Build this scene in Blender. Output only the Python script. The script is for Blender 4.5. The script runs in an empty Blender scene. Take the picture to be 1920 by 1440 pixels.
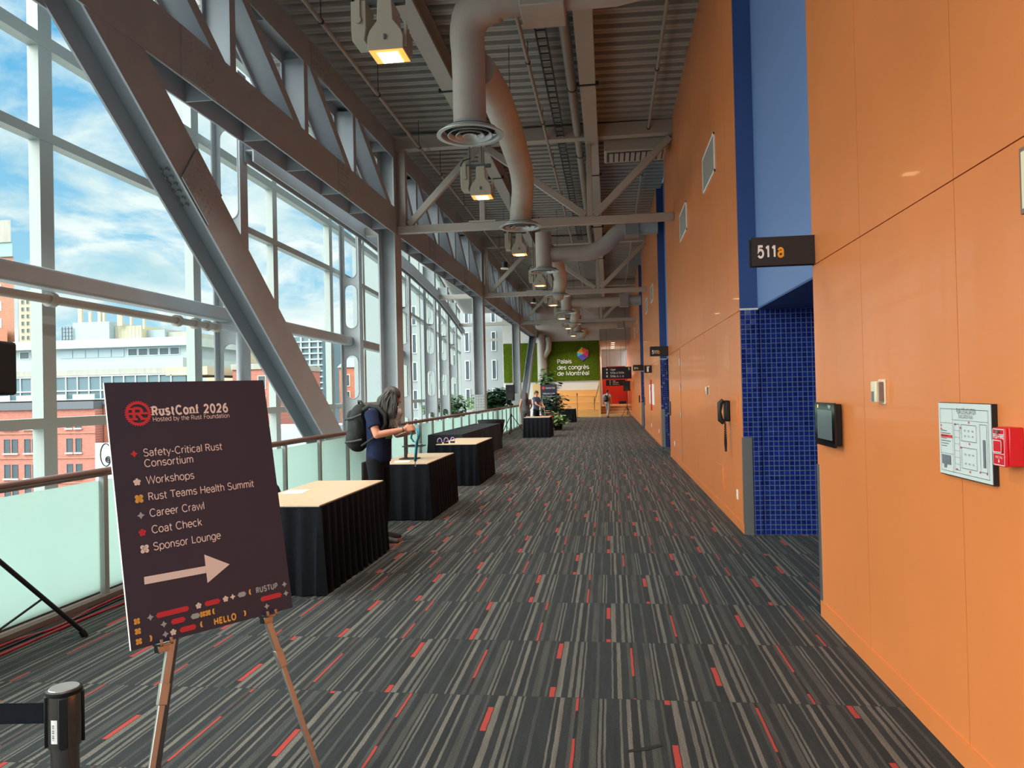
import bpy, bmesh, math, random
from mathutils import Vector, Matrix, Euler, noise
random.seed(7)
S = bpy.context.scene
COL = S.collection

# ------------------------------------------------------------------ camera
CAMZ = 1.65
YAW, PITCH, ROLL = 0.1272303, 0.0120356, -0.0225
def cam_axes():
    f = Vector((-math.sin(YAW)*math.cos(PITCH), math.cos(YAW)*math.cos(PITCH), math.sin(PITCH)))
    r = Vector((math.cos(YAW), math.sin(YAW), 0)); u = r.cross(f)
    return r*math.cos(ROLL)+u*math.sin(ROLL), -r*math.sin(ROLL)+u*math.cos(ROLL), f
_r, _u, _f = cam_axes()
cd = bpy.data.cameras.new('camera'); cam = bpy.data.objects.new('camera', cd); COL.objects.link(cam)
cam.matrix_world = Matrix(((_r.x, _u.x, -_f.x, 0), (_r.y, _u.y, -_f.y, 0), (_r.z, _u.z, -_f.z, CAMZ), (0, 0, 0, 1)))
cd.sensor_width = 36.0; cd.lens = 36.0*1420/1920; cd.clip_start = .05; cd.clip_end = 2000
S.camera = cam

# ------------------------------------------------------------------ view + world
S.view_settings.view_transform = 'Standard'; S.view_settings.look = 'None'
S.view_settings.gamma = 1.0; S.view_settings.use_curve_mapping = False
S.view_settings.exposure = 0.0
S.cycles.max_bounces = 8; S.cycles.diffuse_bounces = 5; S.cycles.glossy_bounces = 4
S.cycles.transparent_max_bounces = 24; S.cycles.transmission_bounces = 6
S.cycles.caustics_reflective = False; S.cycles.caustics_refractive = False
S.cycles.sample_clamp_indirect = 6.0
S.cycles.use_denoising = True

W = bpy.data.worlds.new('sky'); S.world = W; W.use_nodes = True
def build_world():
    nt = W.node_tree; N = nt.nodes; L = nt.links; N.clear()
    out = N.new('ShaderNodeOutputWorld'); bg = N.new('ShaderNodeBackground')
    tc = N.new('ShaderNodeTexCoord'); sep = N.new('ShaderNodeSeparateXYZ')
    L.new(tc.outputs['Generated'], sep.inputs[0])
    def M(op, a, b=None, c=None):
        m = N.new('ShaderNodeMath'); m.operation = op
        for i, v in enumerate((a, b, c)):
            if v is None: continue
            if isinstance(v, (int, float)): m.inputs[i].default_value = v
            else: L.new(v, m.inputs[i])
        return m.outputs[0]
    z = M('MAXIMUM', sep.outputs[2], 0.0); zz = M('ADD', z, .30)
    cx = M('DIVIDE', sep.outputs[0], zz); cy = M('DIVIDE', sep.outputs[1], zz)
    cmb = N.new('ShaderNodeCombineXYZ'); L.new(cx, cmb.inputs[0]); L.new(cy, cmb.inputs[1])
    n1 = N.new('ShaderNodeTexNoise'); n1.inputs['Scale'].default_value = 2.6; n1.inputs['Detail'].default_value = 9; n1.inputs['Distortion'].default_value = .35
    n1.inputs['Roughness'].default_value = .6; L.new(cmb.outputs[0], n1.inputs['Vector'])
    r1 = N.new('ShaderNodeValToRGB'); L.new(n1.outputs[0], r1.inputs[0])
    r1.color_ramp.elements[0].position = .405; r1.color_ramp.elements[0].color = (0, 0, 0, 1)
    r1.color_ramp.elements[1].position = .52; r1.color_ramp.elements[1].color = (1, 1, 1, 1)
    n2 = N.new('ShaderNodeTexNoise'); n2.inputs['Scale'].default_value = 3.1; n2.inputs['Detail'].default_value = 6
    L.new(cmb.outputs[0], n2.inputs['Vector'])
    r2 = N.new('ShaderNodeValToRGB'); L.new(n2.outputs[0], r2.inputs[0])
    r2.color_ramp.elements[0].position = .35; r2.color_ramp.elements[0].color = (.50, .72, .82, 1)
    r2.color_ramp.elements[1].position = .6; r2.color_ramp.elements[1].color = (.98, 1.0, .98, 1)
    blue = N.new('ShaderNodeValToRGB'); L.new(z, blue.inputs[0])
    blue.color_ramp.elements[0].position = 0.0; blue.color_ramp.elements[0].color = (.50, .78, .90, 1)
    blue.color_ramp.elements[1].position = .42; blue.color_ramp.elements[1].color = (.09, .42, .78, 1)
    mx = N.new('ShaderNodeMix'); mx.data_type = 'RGBA'; L.new(r1.outputs[0], mx.inputs[0])
    L.new(blue.outputs[0], mx.inputs[6]); L.new(r2.outputs[0], mx.inputs[7])
    # sky raised above the band seen through the windows, to brighten the hall
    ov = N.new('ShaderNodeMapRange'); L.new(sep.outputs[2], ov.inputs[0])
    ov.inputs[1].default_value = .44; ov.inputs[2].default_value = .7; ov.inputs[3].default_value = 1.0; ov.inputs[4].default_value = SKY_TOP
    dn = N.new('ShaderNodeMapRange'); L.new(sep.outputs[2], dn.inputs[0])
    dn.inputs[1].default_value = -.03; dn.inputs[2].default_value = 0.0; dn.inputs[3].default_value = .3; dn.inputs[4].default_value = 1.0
    # bright patch added to the unseen sky, over the left shoulder, as fill
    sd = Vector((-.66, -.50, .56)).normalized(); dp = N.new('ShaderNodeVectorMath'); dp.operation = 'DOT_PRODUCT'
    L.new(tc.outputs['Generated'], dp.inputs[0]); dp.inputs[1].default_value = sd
    lobe = M('MULTIPLY', M('POWER', M('MAXIMUM', dp.outputs['Value'], 0.0), 5.0), FILL_LOBE)
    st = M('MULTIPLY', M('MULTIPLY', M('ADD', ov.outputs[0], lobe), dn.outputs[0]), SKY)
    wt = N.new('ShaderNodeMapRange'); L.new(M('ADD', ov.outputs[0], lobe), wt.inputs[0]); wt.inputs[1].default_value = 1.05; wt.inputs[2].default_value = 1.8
    mw = N.new('ShaderNodeMix'); mw.data_type = 'RGBA'; L.new(wt.outputs[0], mw.inputs[0]); L.new(mx.outputs[2], mw.inputs[6]); mw.inputs[7].default_value = (.97, .975, .96, 1)
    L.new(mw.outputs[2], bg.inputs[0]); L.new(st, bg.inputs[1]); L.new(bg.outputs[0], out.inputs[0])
SKY, SKY_TOP, FILL_LOBE = 1.10, 4.6, 9.5
LAMP_W = 82.0
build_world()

# ------------------------------------------------------------------ materials
def lin(c):
    c = c/255.0
    return c/12.92 if c <= .04045 else ((c+.055)/1.055)**2.4
def rgb(r, g, b): return (lin(r), lin(g), lin(b), 1)
MATS = {}
def mat(name, col, rough=.6, metal=0.0, spec=.5, var=0.0, scale=8.0, bump=0.0, bscale=60.0, coat=0.0, emit=None, estr=1.0, stretch=None):
    if name in MATS: return MATS[name]
    m = bpy.data.materials.new(name); m.use_nodes = True; nt = m.node_tree; N = nt.nodes; L = nt.links
    b = N['Principled BSDF']; c = rgb(*col)
    b.inputs['Base Color'].default_value = c; b.inputs['Roughness'].default_value = rough
    b.inputs['Metallic'].default_value = metal; b.inputs['Specular IOR Level'].default_value = spec
    b.inputs['Coat Weight'].default_value = coat
    if var or bump:
        tc = N.new('ShaderNodeTexCoord'); vec = tc.outputs['Object']
        if stretch:
            mp = N.new('ShaderNodeMapping'); mp.inputs['Scale'].default_value = stretch; L.new(vec, mp.inputs[0]); vec = mp.outputs[0]
    if var:
        n = N.new('ShaderNodeTexNoise'); n.inputs['Scale'].default_value = scale; n.inputs['Detail'].default_value = 5
        L.new(vec, n.inputs['Vector']); r = N.new('ShaderNodeValToRGB'); L.new(n.outputs[0], r.inputs[0])
        r.color_ramp.elements[0].position = .3; r.color_ramp.elements[1].position = .7
        r.color_ramp.elements[0].color = tuple(max(0, x*(1-var)) for x in c[:3])+(1,)
        r.color_ramp.elements[1].color = tuple(min(1, x*(1+var)) for x in c[:3])+(1,)
        L.new(r.outputs[0], b.inputs['Base Color'])
    if bump:
        n = N.new('ShaderNodeTexNoise'); n.inputs['Scale'].default_value = bscale; n.inputs['Detail'].default_value = 4
        L.new(vec, n.inputs['Vector']); bp = N.new('ShaderNodeBump'); bp.inputs['Strength'].default_value = bump
        bp.inputs['Distance'].default_value = .01
        L.new(n.outputs[0], bp.inputs['Height']); L.new(bp.outputs[0], b.inputs['Normal'])
    if emit:
        b.inputs['Emission Color'].default_value = rgb(*emit); b.inputs['Emission Strength'].default_value = estr
    MATS[name] = m; return m

def glass_mat(name, tint=(.90, .975, .945), refl=.06):
    m = bpy.data.materials.new(name); m.use_nodes = True; nt = m.node_tree; N = nt.nodes; L = nt.links; N.clear()
    o = N.new('ShaderNodeOutputMaterial'); t = N.new('ShaderNodeBsdfTransparent'); g = N.new('ShaderNodeBsdfGlossy')
    t.inputs[0].default_value = (*tint, 1); g.inputs['Roughness'].default_value = .03
    lw = N.new('ShaderNodeLayerWeight'); lw.inputs[0].default_value = .12
    ml = N.new('ShaderNodeMath'); ml.operation = 'MULTIPLY'; ml.inputs[1].default_value = refl*4; L.new(lw.outputs['Fresnel'], ml.inputs[0])
    mx = N.new('ShaderNodeMixShader'); L.new(ml.outputs[0], mx.inputs[0]); L.new(t.outputs[0], mx.inputs[1]); L.new(g.outputs[0], mx.inputs[2])
    L.new(mx.outputs[0], o.inputs[0]); MATS[name] = m; return m
def frosted_mat(name):
    m = bpy.data.materials.new(name); m.use_nodes = True; nt = m.node_tree; N = nt.nodes; L = nt.links; N.clear()
    o = N.new('ShaderNodeOutputMaterial'); tl = N.new('ShaderNodeBsdfTranslucent'); tl.inputs[0].default_value = (.56, .68, .64, 1)
    df = N.new('ShaderNodeBsdfDiffuse'); df.inputs[0].default_value = (.62, .73, .69, 1)
    gl = N.new('ShaderNodeBsdfGlossy'); gl.inputs['Roughness'].default_value = .15; tr = N.new('ShaderNodeBsdfTransparent'); tr.inputs[0].default_value = (.9, 1, .97, 1)
    a = N.new('ShaderNodeMixShader'); a.inputs[0].default_value = .2; L.new(tl.outputs[0], a.inputs[1]); L.new(df.outputs[0], a.inputs[2])
    b = N.new('ShaderNodeMixShader'); b.inputs[0].default_value = .12; L.new(a.outputs[0], b.inputs[1]); L.new(tr.outputs[0], b.inputs[2])
    c = N.new('ShaderNodeMixShader'); c.inputs[0].default_value = .05; L.new(b.outputs[0], c.inputs[1]); L.new(gl.outputs[0], c.inputs[2])
    L.new(c.outputs[0], o.inputs[0]); MATS[name] = m; return m

def carpet_mat():
    m = bpy.data.materials.new('striped carpet tile'); m.use_nodes = True; nt = m.node_tree; N = nt.nodes; L = nt.links
    b = N['Principled BSDF']; b.inputs['Roughness'].default_value = .85; b.inputs['Specular IOR Level'].default_value = .25
    b.inputs['Sheen Weight'].default_value = .04; b.inputs['Sheen Roughness'].default_value = .4
    tc = N.new('ShaderNodeTexCoord'); sep = N.new('ShaderNodeSeparateXYZ'); L.new(tc.outputs['Object'], sep.inputs[0])
    def M(op, a, bb=None, c=None):
        n = N.new('ShaderNodeMath'); n.operation = op
        for i, v in enumerate((a, bb, c)):
            if v is None: continue
            if isinstance(v, (int, float)): n.inputs[i].default_value = v
            else: L.new(v, n.inputs[i])
        return n.outputs[0]
    T = .92
    yr = M('DIVIDE', M('SUBTRACT', sep.outputs[1], 4.107-T*20), T)
    row = M('FLOOR', yr); fy = M('FRACT', yr)
    # every row of tiles sits about a third of a tile further along
    xo = M('DIVIDE', M('SUBTRACT', sep.outputs[0], M('MULTIPLY', row, .306)), T)
    xt = M('ADD', xo, WIDE_OFF)
    tile = M('FLOOR', xt); fx = M('FRACT', xt)
    # slight wobble of the stripe edges
    wn = N.new('ShaderNodeTexNoise'); wn.inputs['Scale'].default_value = 9.0; wn.inputs['Detail'].default_value = 2; L.new(tc.outputs['Object'], wn.inputs['Vector'])
    fx2 = M('ADD', fx, M('MULTIPLY', M('SUBTRACT', wn.outputs[0], .5), .008))
    D = rgb(38, 44, 47); D2 = rgb(32, 37, 40); G = rgb(92, 92, 88); Gd = rgb(64, 66, 65); Lt = rgb(102, 100, 94)
    stops = [(0, D2), (.016, Gd), (.046, D), (.088, Gd), (.122, D2), (.13, G), (.146, D2), (.16, G), (.171, D), (.243, G), (.256, D), (.283, Lt), (.306, D2),
             (.345, G), (.360, D), (.396, Gd), (.442, D), (.475, Gd), (.49, D2), (.536, Lt), (.574, D), (.61, G), (.633, D2), (.655, G), (.676, D2), (.69, G), (.701, D), (.770, Gd), (.792, D), (.87, G), (.882, D2), (.905, Lt)]
    stops2 = [(0, D), (.932, D), (.978, Gd)]
    rp = N.new('ShaderNodeValToRGB'); rp.color_ramp.interpolation = 'CONSTANT'
    e = rp.color_ramp.elements
    e[0].position = stops[0][0]; e[0].color = stops[0][1]; e[1].position = stops[1][0]; e[1].color = stops[1][1]
    for p, c in stops[2:]:
        el = e.new(p); el.color = c
    L.new(fx2, rp.inputs[0])
    # tail of the tile
    def band(lo, hi, v): return M('MULTIPLY', M('GREATER_THAN', v, lo), M('LESS_THAN', v, hi))
    def mixc(f, a, col):
        x = N.new('ShaderNodeMix'); x.data_type = 'RGBA'; L.new(f, x.inputs[0]); L.new(a, x.inputs[6]); x.inputs[7].default_value = col; return x.outputs[2]
    c0 = mixc(band(.932, .978, fx2), rp.outputs[0], D); c0 = mixc(M('GREATER_THAN', fx2, .978), c0, Gd)
    # speckle inside the pale stripes
    wh = N.new('ShaderNodeTexNoise'); wh.inputs['Scale'].default_value = 150; wh.inputs['Detail'].default_value = 3; wh.inputs['Roughness'].default_value = .8; L.new(tc.outputs['Object'], wh.inputs['Vector'])
    mr = N.new('ShaderNodeMapRange'); L.new(wh.outputs[0], mr.inputs[0]); mr.inputs[1].default_value = .3; mr.inputs[2].default_value = .7; mr.inputs[3].default_value = .35; mr.inputs[4].default_value = 1.6
    ln = N.new('ShaderNodeTexNoise'); ln.inputs['Scale'].default_value = 1.0; ln.inputs['Detail'].default_value = 2
    mp = N.new('ShaderNodeMapping'); mp.inputs['Scale'].default_value = (38, 2.4, 1); L.new(tc.outputs['Object'], mp.inputs[0]); L.new(mp.outputs[0], ln.inputs['Vector'])
    lr = N.new('ShaderNodeMapRange'); L.new(ln.outputs[0], lr.inputs[0]); lr.inputs[1].default_value = .3; lr.inputs[2].default_value = .7; lr.inputs[3].default_value = .72; lr.inputs[4].default_value = 1.2
    mult = M('MULTIPLY', mr.outputs[0], lr.outputs[0])
    vm = N.new('ShaderNodeVectorMath'); vm.operation = 'SCALE'; L.new(c0, vm.inputs[0]); L.new(mult, vm.inputs['Scale'])
    # red dashes
    h = N.new('ShaderNodeTexWhiteNoise'); h.noise_dimensions = '2D'; cb = N.new('ShaderNodeCombineXYZ'); L.new(tile, cb.inputs[0]); L.new(row, cb.inputs[1]); L.new(cb.outputs[0], h.inputs['Vector'])
    t1 = M('FRACT', M('ADD', M('MULTIPLY', fy, 1.25), h.outputs[0])); on1 = M('LESS_THAN', t1, .38)
    t2 = M('FRACT', M('ADD', M('MULTIPLY', fy, 1.15), M('MULTIPLY', h.outputs[0], 3.7))); on2 = M('LESS_THAN', t2, .6)
    red = M('MAXIMUM', M('MULTIPLY', band(.503, .534, fx2), on1), M('MULTIPLY', M('MAXIMUM', M('LESS_THAN', fx2, .014), M('GREATER_THAN', fx2, .999)), on2))
    cr = N.new('ShaderNodeMix'); cr.data_type = 'RGBA'; L.new(red, cr.inputs[0]); L.new(vm.outputs[0], cr.inputs[6]); cr.inputs[7].default_value = rgb(160, 58, 52)
    # seams between rows
    seam = M('LESS_THAN', fy, .006)
    cs = mixc(seam, cr.outputs[2], rgb(36, 37, 38))
    L.new(cs, b.inputs['Base Color'])
    bp = N.new('ShaderNodeBump'); bp.inputs['Strength'].default_value = .5; bp.inputs['Distance'].default_value = .004; L.new(wh.outputs[0], bp.inputs['Height']); L.new(bp.outputs[0], b.inputs['Normal'])
    MATS['carpet'] = m; return m
WIDE_OFF = 0.55

def grid_mat(name, col, line, size, lw=.08, rough=.15, spec=.6, axes=(0, 2), bump=.4, var=.25, noff=0.0, jitter=0.0):
    m = bpy.data.materials.new(name); m.use_nodes = True; nt = m.node_tree; N = nt.nodes; L = nt.links
    b = N['Principled BSDF']; b.inputs['Roughness'].default_value = rough; b.inputs['Specular IOR Level'].default_value = spec
    tc = N.new('ShaderNodeTexCoord'); sep = N.new('ShaderNodeSeparateXYZ'); L.new(tc.outputs['Object'], sep.inputs[0])
    cb = N.new('ShaderNodeCombineXYZ'); L.new(sep.outputs[axes[0]], cb.inputs[0]); L.new(sep.outputs[axes[1]], cb.inputs[1])
    br = N.new('ShaderNodeTexBrick'); br.offset = noff; br.inputs['Scale'].default_value = 1.0
    br.inputs['Brick Width'].default_value = size[0]; br.inputs['Row Height'].default_value = size[1]
    br.inputs['Mortar Size'].default_value = lw*min(size); br.inputs['Mortar Smooth'].default_value = .2
    c = rgb(*col)
    br.inputs['Color1'].default_value = tuple(x*(1-var) for x in c[:3])+(1,); br.inputs['Color2'].default_value = tuple(min(1, x*(1+var)) for x in c[:3])+(1,)
    br.inputs['Mortar'].default_value = rgb(*line); L.new(cb.outputs[0], br.inputs['Vector']); L.new(br.outputs['Color'], b.inputs['Base Color'])
    if jitter:
        # every little tile is set at a slightly different tilt
        sn = N.new('ShaderNodeVectorMath'); sn.operation = 'DIVIDE'; L.new(cb.outputs[0], sn.inputs[0]); sn.inputs[1].default_value = (size[0], size[1], 1)
        fl_ = N.new('ShaderNodeVectorMath'); fl_.operation = 'FLOOR'; L.new(sn.outputs[0], fl_.inputs[0])
        wn = N.new('ShaderNodeTexWhiteNoise'); wn.noise_dimensions = '2D'; L.new(fl_.outputs[0], wn.inputs['Vector'])
        sb = N.new('ShaderNodeVectorMath'); sb.operation = 'SUBTRACT'; L.new(wn.outputs['Color'], sb.inputs[0]); sb.inputs[1].default_value = (.5, .5, .5)
        sc_ = N.new('ShaderNodeVectorMath'); sc_.operation = 'SCALE'; L.new(sb.outputs[0], sc_.inputs[0]); sc_.inputs['Scale'].default_value = jitter
        ge = N.new('ShaderNodeNewGeometry'); ad = N.new('ShaderNodeVectorMath'); L.new(ge.outputs['Normal'], ad.inputs[0]); L.new(sc_.outputs[0], ad.inputs[1])
        nz_ = N.new('ShaderNodeVectorMath'); nz_.operation = 'NORMALIZE'; L.new(ad.outputs[0], nz_.inputs[0]); L.new(nz_.outputs[0], b.inputs['Normal'])
    if bump:
        bp = N.new('ShaderNodeBump'); bp.invert = True
        if jitter: L.new(nz_.outputs[0], bp.inputs['Normal'])
        bp.inputs['Strength'].default_value = bump; bp.inputs['Distance'].default_value = .004
        L.new(br.outputs['Fac'], bp.inputs['Height']); L.new(bp.outputs[0], b.inputs['Normal'])
    MATS[name] = m; return m

# ------------------------------------------------------------------ mesh helpers
class MB:
    def __init__(s): s.v = []; s.f = []
    def add(s, vs, fs):
        o = len(s.v); s.v += [Vector(p) for p in vs]; s.f += [tuple(i+o for i in f) for f in fs]; return s
    def box(s, x0, x1, y0, y1, z0, z1):
        x0, x1 = min(x0, x1), max(x0, x1); y0, y1 = min(y0, y1), max(y0, y1); z0, z1 = min(z0, z1), max(z0, z1)
        return s.add([(x0, y0, z0), (x1, y0, z0), (x1, y1, z0), (x0, y1, z0), (x0, y0, z1), (x1, y0, z1), (x1, y1, z1), (x0, y1, z1)],
                     [(0, 3, 2, 1), (4, 5, 6, 7), (0, 1, 5, 4), (1, 2, 6, 5), (2, 3, 7, 6), (3, 0, 4, 7)])
    def bar(s, p0, p1, w, h, up=(0, 0, 1)):
        p0 = Vector(p0); p1 = Vector(p1); d = (p1-p0).normalized(); up = Vector(up)
        a = d.cross(up)
        if a.length < 1e-4: a = d.cross(Vector((1, 0, 0)))
        a.normalize(); b = a.cross(d).normalized(); a *= w/2; b *= h/2
        vs = [p0-a-b, p0+a-b, p0+a+b, p0-a+b, p1-a-b, p1+a-b, p1+a+b, p1-a+b]
        return s.add(vs, [(0, 1, 2, 3), (7, 6, 5, 4), (0, 4, 5, 1), (1, 5, 6, 2), (2, 6, 7, 3), (3, 7, 4, 0)])
    def cyl(s, p0, p1, r0, r1=None, n=16, caps=True):
        r1 = r0 if r1 is None else r1
        p0 = Vector(p0); p1 = Vector(p1); d = (p1-p0).normalized()
        a = d.orthogonal().normalized(); b = d.cross(a)
        ring = lambda p, r: [p+(a*math.cos(2*math.pi*i/n)+b*math.sin(2*math.pi*i/n))*r for i in range(n)]
        fs = [(i, (i+1) % n, n+(i+1) % n, n+i) for i in range(n)]
        if caps: fs += [tuple(range(n-1, -1, -1)), tuple(range(n, 2*n))]
        return s.add(ring(p0, r0)+ring(p1, r1), fs)
    def tube(s, pts, r, n=10, caps=True):
        pts = [Vector(p) for p in pts]; k = len(pts); rs = r if isinstance(r, (list, tuple)) else [r]*k
        vs = []; fs = []; a = None
        for i, p in enumerate(pts):
            d = (pts[min(i+1, k-1)]-pts[max(i-1, 0)]).normalized()
            if a is None: a = d.orthogonal().normalized()
            a = (a-d*a.dot(d)).normalized(); b = d.cross(a)
            vs += [p+(a*math.cos(2*math.pi*j/n)+b*math.sin(2*math.pi*j/n))*rs[i] for j in range(n)]
        for i in range(k-1):
            for j in range(n): fs.append((i*n+j, i*n+(j+1) % n, (i+1)*n+(j+1) % n, (i+1)*n+j))
        if caps: fs += [tuple(range(n-1, -1, -1)), tuple((k-1)*n+j for j in range(n))]
        return s.add(vs, fs)
    def lathe(s, prof, c=(0, 0, 0), n=32):
        c = Vector(c); vs = []; fs = []; k = len(prof)
        for (r, z) in prof:
            vs += [c+Vector((r*math.cos(2*math.pi*j/n), r*math.sin(2*math.pi*j/n), z)) for j in range(n)]
        for i in range(k-1):
            for j in range(n): fs.append((i*n+j, i*n+(j+1) % n, (i+1)*n+(j+1) % n, (i+1)*n+j))
        return s.add(vs, fs)
    def prism(s, poly, fn, d0, d1):
        # poly: list of 2D points; fn(u, v, d) -> 3D
        n = len(poly); vs = [fn(u, v, d0) for u, v in poly]+[fn(u, v, d1) for u, v in poly]
        fs = [tuple(range(n-1, -1, -1)), tuple(range(n, 2*n))]+[(i, (i+1) % n, n+(i+1) % n, n+i) for i in range(n)]
        return s.add(vs, fs)
    def sph(s, c, r, n=12, m=8):
        c = Vector(c); r = Vector(r) if isinstance(r, (tuple, list)) else Vector((r, r, r)); prof = []
        vs = [c+Vector((0, 0, -r.z))]; fs = []
        for i in range(1, m):
            t = -math.pi/2+math.pi*i/m
            vs += [c+Vector((r.x*math.cos(t)*math.cos(2*math.pi*j/n), r.y*math.cos(t)*math.sin(2*math.pi*j/n), r.z*math.sin(t))) for j in range(n)]
        vs.append(c+Vector((0, 0, r.z))); e = len(vs)-1
        for j in range(n):
            fs.append((0, 1+(j+1) % n, 1+j)); fs.append((e, e-n+j, e-n+(j+1) % n))
            for i in range(m-2): fs.append((1+i*n+j, 1+i*n+(j+1) % n, 1+(i+1)*n+(j+1) % n, 1+(i+1)*n+j))
        return s.add(vs, fs)
    def quad(s, a, b, c, d): return s.add([a, b, c, d], [(0, 1, 2, 3)])
    def mesh(s, name, off=Vector((0, 0, 0)), smooth=True, fix=True):
        me = bpy.data.meshes.new(name); me.from_pydata([tuple(p-off) for p in s.v], [], s.f); me.update()
        if fix:
            bm = bmesh.new(); bm.from_mesh(me); bmesh.ops.recalc_face_normals(bm, faces=bm.faces); bm.to_mesh(me); bm.free()
        if smooth:
            me.polygons.foreach_set('use_smooth', [True]*len(me.polygons)); me.set_sharp_from_angle(angle=math.radians(38))
        return me
    def build(s, name, m, parent=None, bevel=0.0, smooth=True, fix=True):
        me = s.mesh(name, wloc(parent), smooth, fix); me.materials.append(MATS[m] if isinstance(m, str) else m)
        o = bpy.data.objects.new(name, me); COL.objects.link(o); o.parent = parent
        if bevel:
            b = o.modifiers.new('bevel', 'BEVEL'); b.width = bevel; b.segments = 2; b.limit_method = 'ANGLE'; b.angle_limit = math.radians(40)
        return o
def wloc(o):
    v = Vector((0, 0, 0))
    while o: v = v+Vector(o.location); o = o.parent
    return v
def tag(o, label=None, cat=None, group=None, kind=None):
    if label: o['label'] = label
    if cat: o['category'] = cat
    if group: o['group'] = group
    if kind: o['kind'] = kind
    return o
def thing(name, label, cat, loc=(0, 0, 0), group=None):
    o = bpy.data.objects.new(name, None); COL.objects.link(o); o.location = loc; o.empty_display_size = .1
    return tag(o, label, cat, group)
def struct(name, mb, m, parent=None, **k):
    o = mb.build(name, m, parent, **k)
    if parent is None: o['kind'] = 'structure'
    return o
def copy_tree(o, loc=None, label=None, parent=None):
    c = o.copy(); COL.objects.link(c); c.parent = parent
    for ch in list(o.children): copy_tree(ch, parent=c)
    if loc is not None: c.location = loc
    if label: c['label'] = label
    return c
DG = None
# a plain grotesque drawn as strokes: x-height .52, cap height .72
def _arc(cx, cy, rx, ry, a0, a1, n=14): return [(cx+rx*math.cos(math.radians(a0+(a1-a0)*i/n)), cy+ry*math.sin(math.radians(a0+(a1-a0)*i/n))) for i in range(n+1)]
def _glyphs():
    A = _arc; X = .52; C = .72; G = {}
    bowl = lambda cx=.24, r=.215: A(cx, X/2, r, X/2, 0, 360, 26)
    G['o'] = (.50, [bowl()]); G['c'] = (.46, [A(.24, X/2, .215, X/2, 48, 312, 20)]); G['e'] = (.49, [[(.03, .27), (.455, .27)]+A(.24, X/2, .215, X/2, 2, 312, 22)[1:]])
    G['a'] = (.47, [A(.22, X-.16, .165, .16, 165, 0, 12)+[(.385, .0)], [(.385, .31), (.22, .30)]+A(.20, .15, .16, .15, 95, 270, 12)+A(.22, .16, .165, .16, 270, 350, 8)])
    G['b'] = (.52, [[(.06, 0), (.06, C+.02)], bowl(.275, .215)]); G['d'] = (.52, [[(.45, 0), (.45, C+.02)], bowl(.235, .215)]); G['p'] = (.52, [[(.06, -.19), (.06, X)], bowl(.275, .215)]); G['q'] = (.52, [[(.45, -.19), (.45, X)], bowl(.235, .215)])
    G['g'] = (.52, [[(.45, X), (.45, -.03)]+A(.25, -.03, .20, .17, 0, -150, 12), bowl(.235, .215)])
    G['f'] = (.29, [[(.11, 0), (.11, .58)]+A(.25, .58, .14, .15, 180, 95, 8), [(.0, X-.03), (.26, X-.03)]]); G['t'] = (.30, [[(.11, .68), (.11, .14)]+A(.23, .14, .12, .14, 180, 280, 8), [(.0, X-.03), (.27, X-.03)]])
    G['h'] = (.49, [[(.06, 0), (.06, C+.02)], [(.06, .28)]+A(.245, .30, .175, .22, 175, 0, 12)+[(.42, 0)]]); G['n'] = (.49, [[(.06, 0), (.06, X)], [(.06, .28)]+A(.245, .30, .175, .22, 175, 0, 12)+[(.42, 0)]])
    G['m'] = (.74, [[(.06, 0), (.06, X)], [(.06, .3)]+A(.215, .33, .15, .19, 175, 0, 10)+[(.365, 0)], [(.365, .3)]+A(.52, .33, .15, .19, 175, 0, 10)+[(.67, 0)]])
    G['u'] = (.49, [[(.42, 0), (.42, X)], [(.06, X), (.06, .22)]+A(.24, .22, .18, .22, 180, 355, 12)]); G['r'] = (.32, [[(.06, 0), (.06, X)], [(.06, .30)]+A(.25, .30, .19, .22, 175, 85, 8)])
    G['i'] = (.13, [[(.06, 0), (.06, X)], [(.06, .66), (.06, .745)]]); G['l'] = (.13, [[(.06, 0), (.06, C+.02)]]); G['k'] = (.46, [[(.06, 0), (.06, C+.02)], [(.39, X), (.07, .21)], [(.19, .30), (.42, 0)]])
    G['s'] = (.43, [A(.215, X-.135, .165, .135, 35, 180, 10)+A(.215, X-.135, .165, .125, 180, 262, 4)[1:]+A(.215, .14, .175, .125, 82, 0, 5)[0:]+A(.215, .14, .175, .14, 0, -150, 10)[1:]])
    G['v'] = (.44, [[(.0, X), (.215, 0), (.43, X)]]); G['w'] = (.68, [[(.0, X), (.16, 0), (.34, X), (.52, 0), (.68, X)]]); G['y'] = (.44, [[(.0, X), (.22, .02)], [(.43, X), (.19, -.10)]+A(.09, -.09, .1, .1, 0, -80, 5)]); G['z'] = (.42, [[(.03, X-.03), (.38, X-.03), (.03, .03), (.39, .03)]]); G['x'] = (.42, [[(.0, X), (.4, 0)], [(.4, X), (0, 0)]]); G['j'] = (.14, [[(.07, X), (.07, -.1), (-.03, -.17)], [(.07, .66), (.07, .745)]])
    G['R'] = (.56, [[(.07, 0), (.07, C)], [(.07, C-.03), (.30, C-.03)]+A(.32, .52, .165, .17, 90, -90, 10)+[(.07, .35)], [(.30, .35), (.50, 0)]]); G['P'] = (.53, [[(.07, 0), (.07, C)], [(.07, C-.03), (.30, C-.03)]+A(.30, .505, .18, .185, 90, -90, 10)+[(.07, .32)]])
    G['C'] = (.64, [A(.34, C/2, .30, C/2, 42, 318, 24)]); G['O'] = (.70, [A(.35, C/2, .31, C/2, 0, 360, 28)]); G['G'] = (.68, [A(.34, C/2, .30, C/2, 42, 345, 24)+[(.63, .34), (.38, .34)]]); G['D'] = (.62, [[(.07, 0), (.07, C)], [(.07, C-.03), (.26, C-.03)]+A(.26, C/2, .30, C/2-.03, 90, -90, 14)+[(.07, .03)]])
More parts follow.
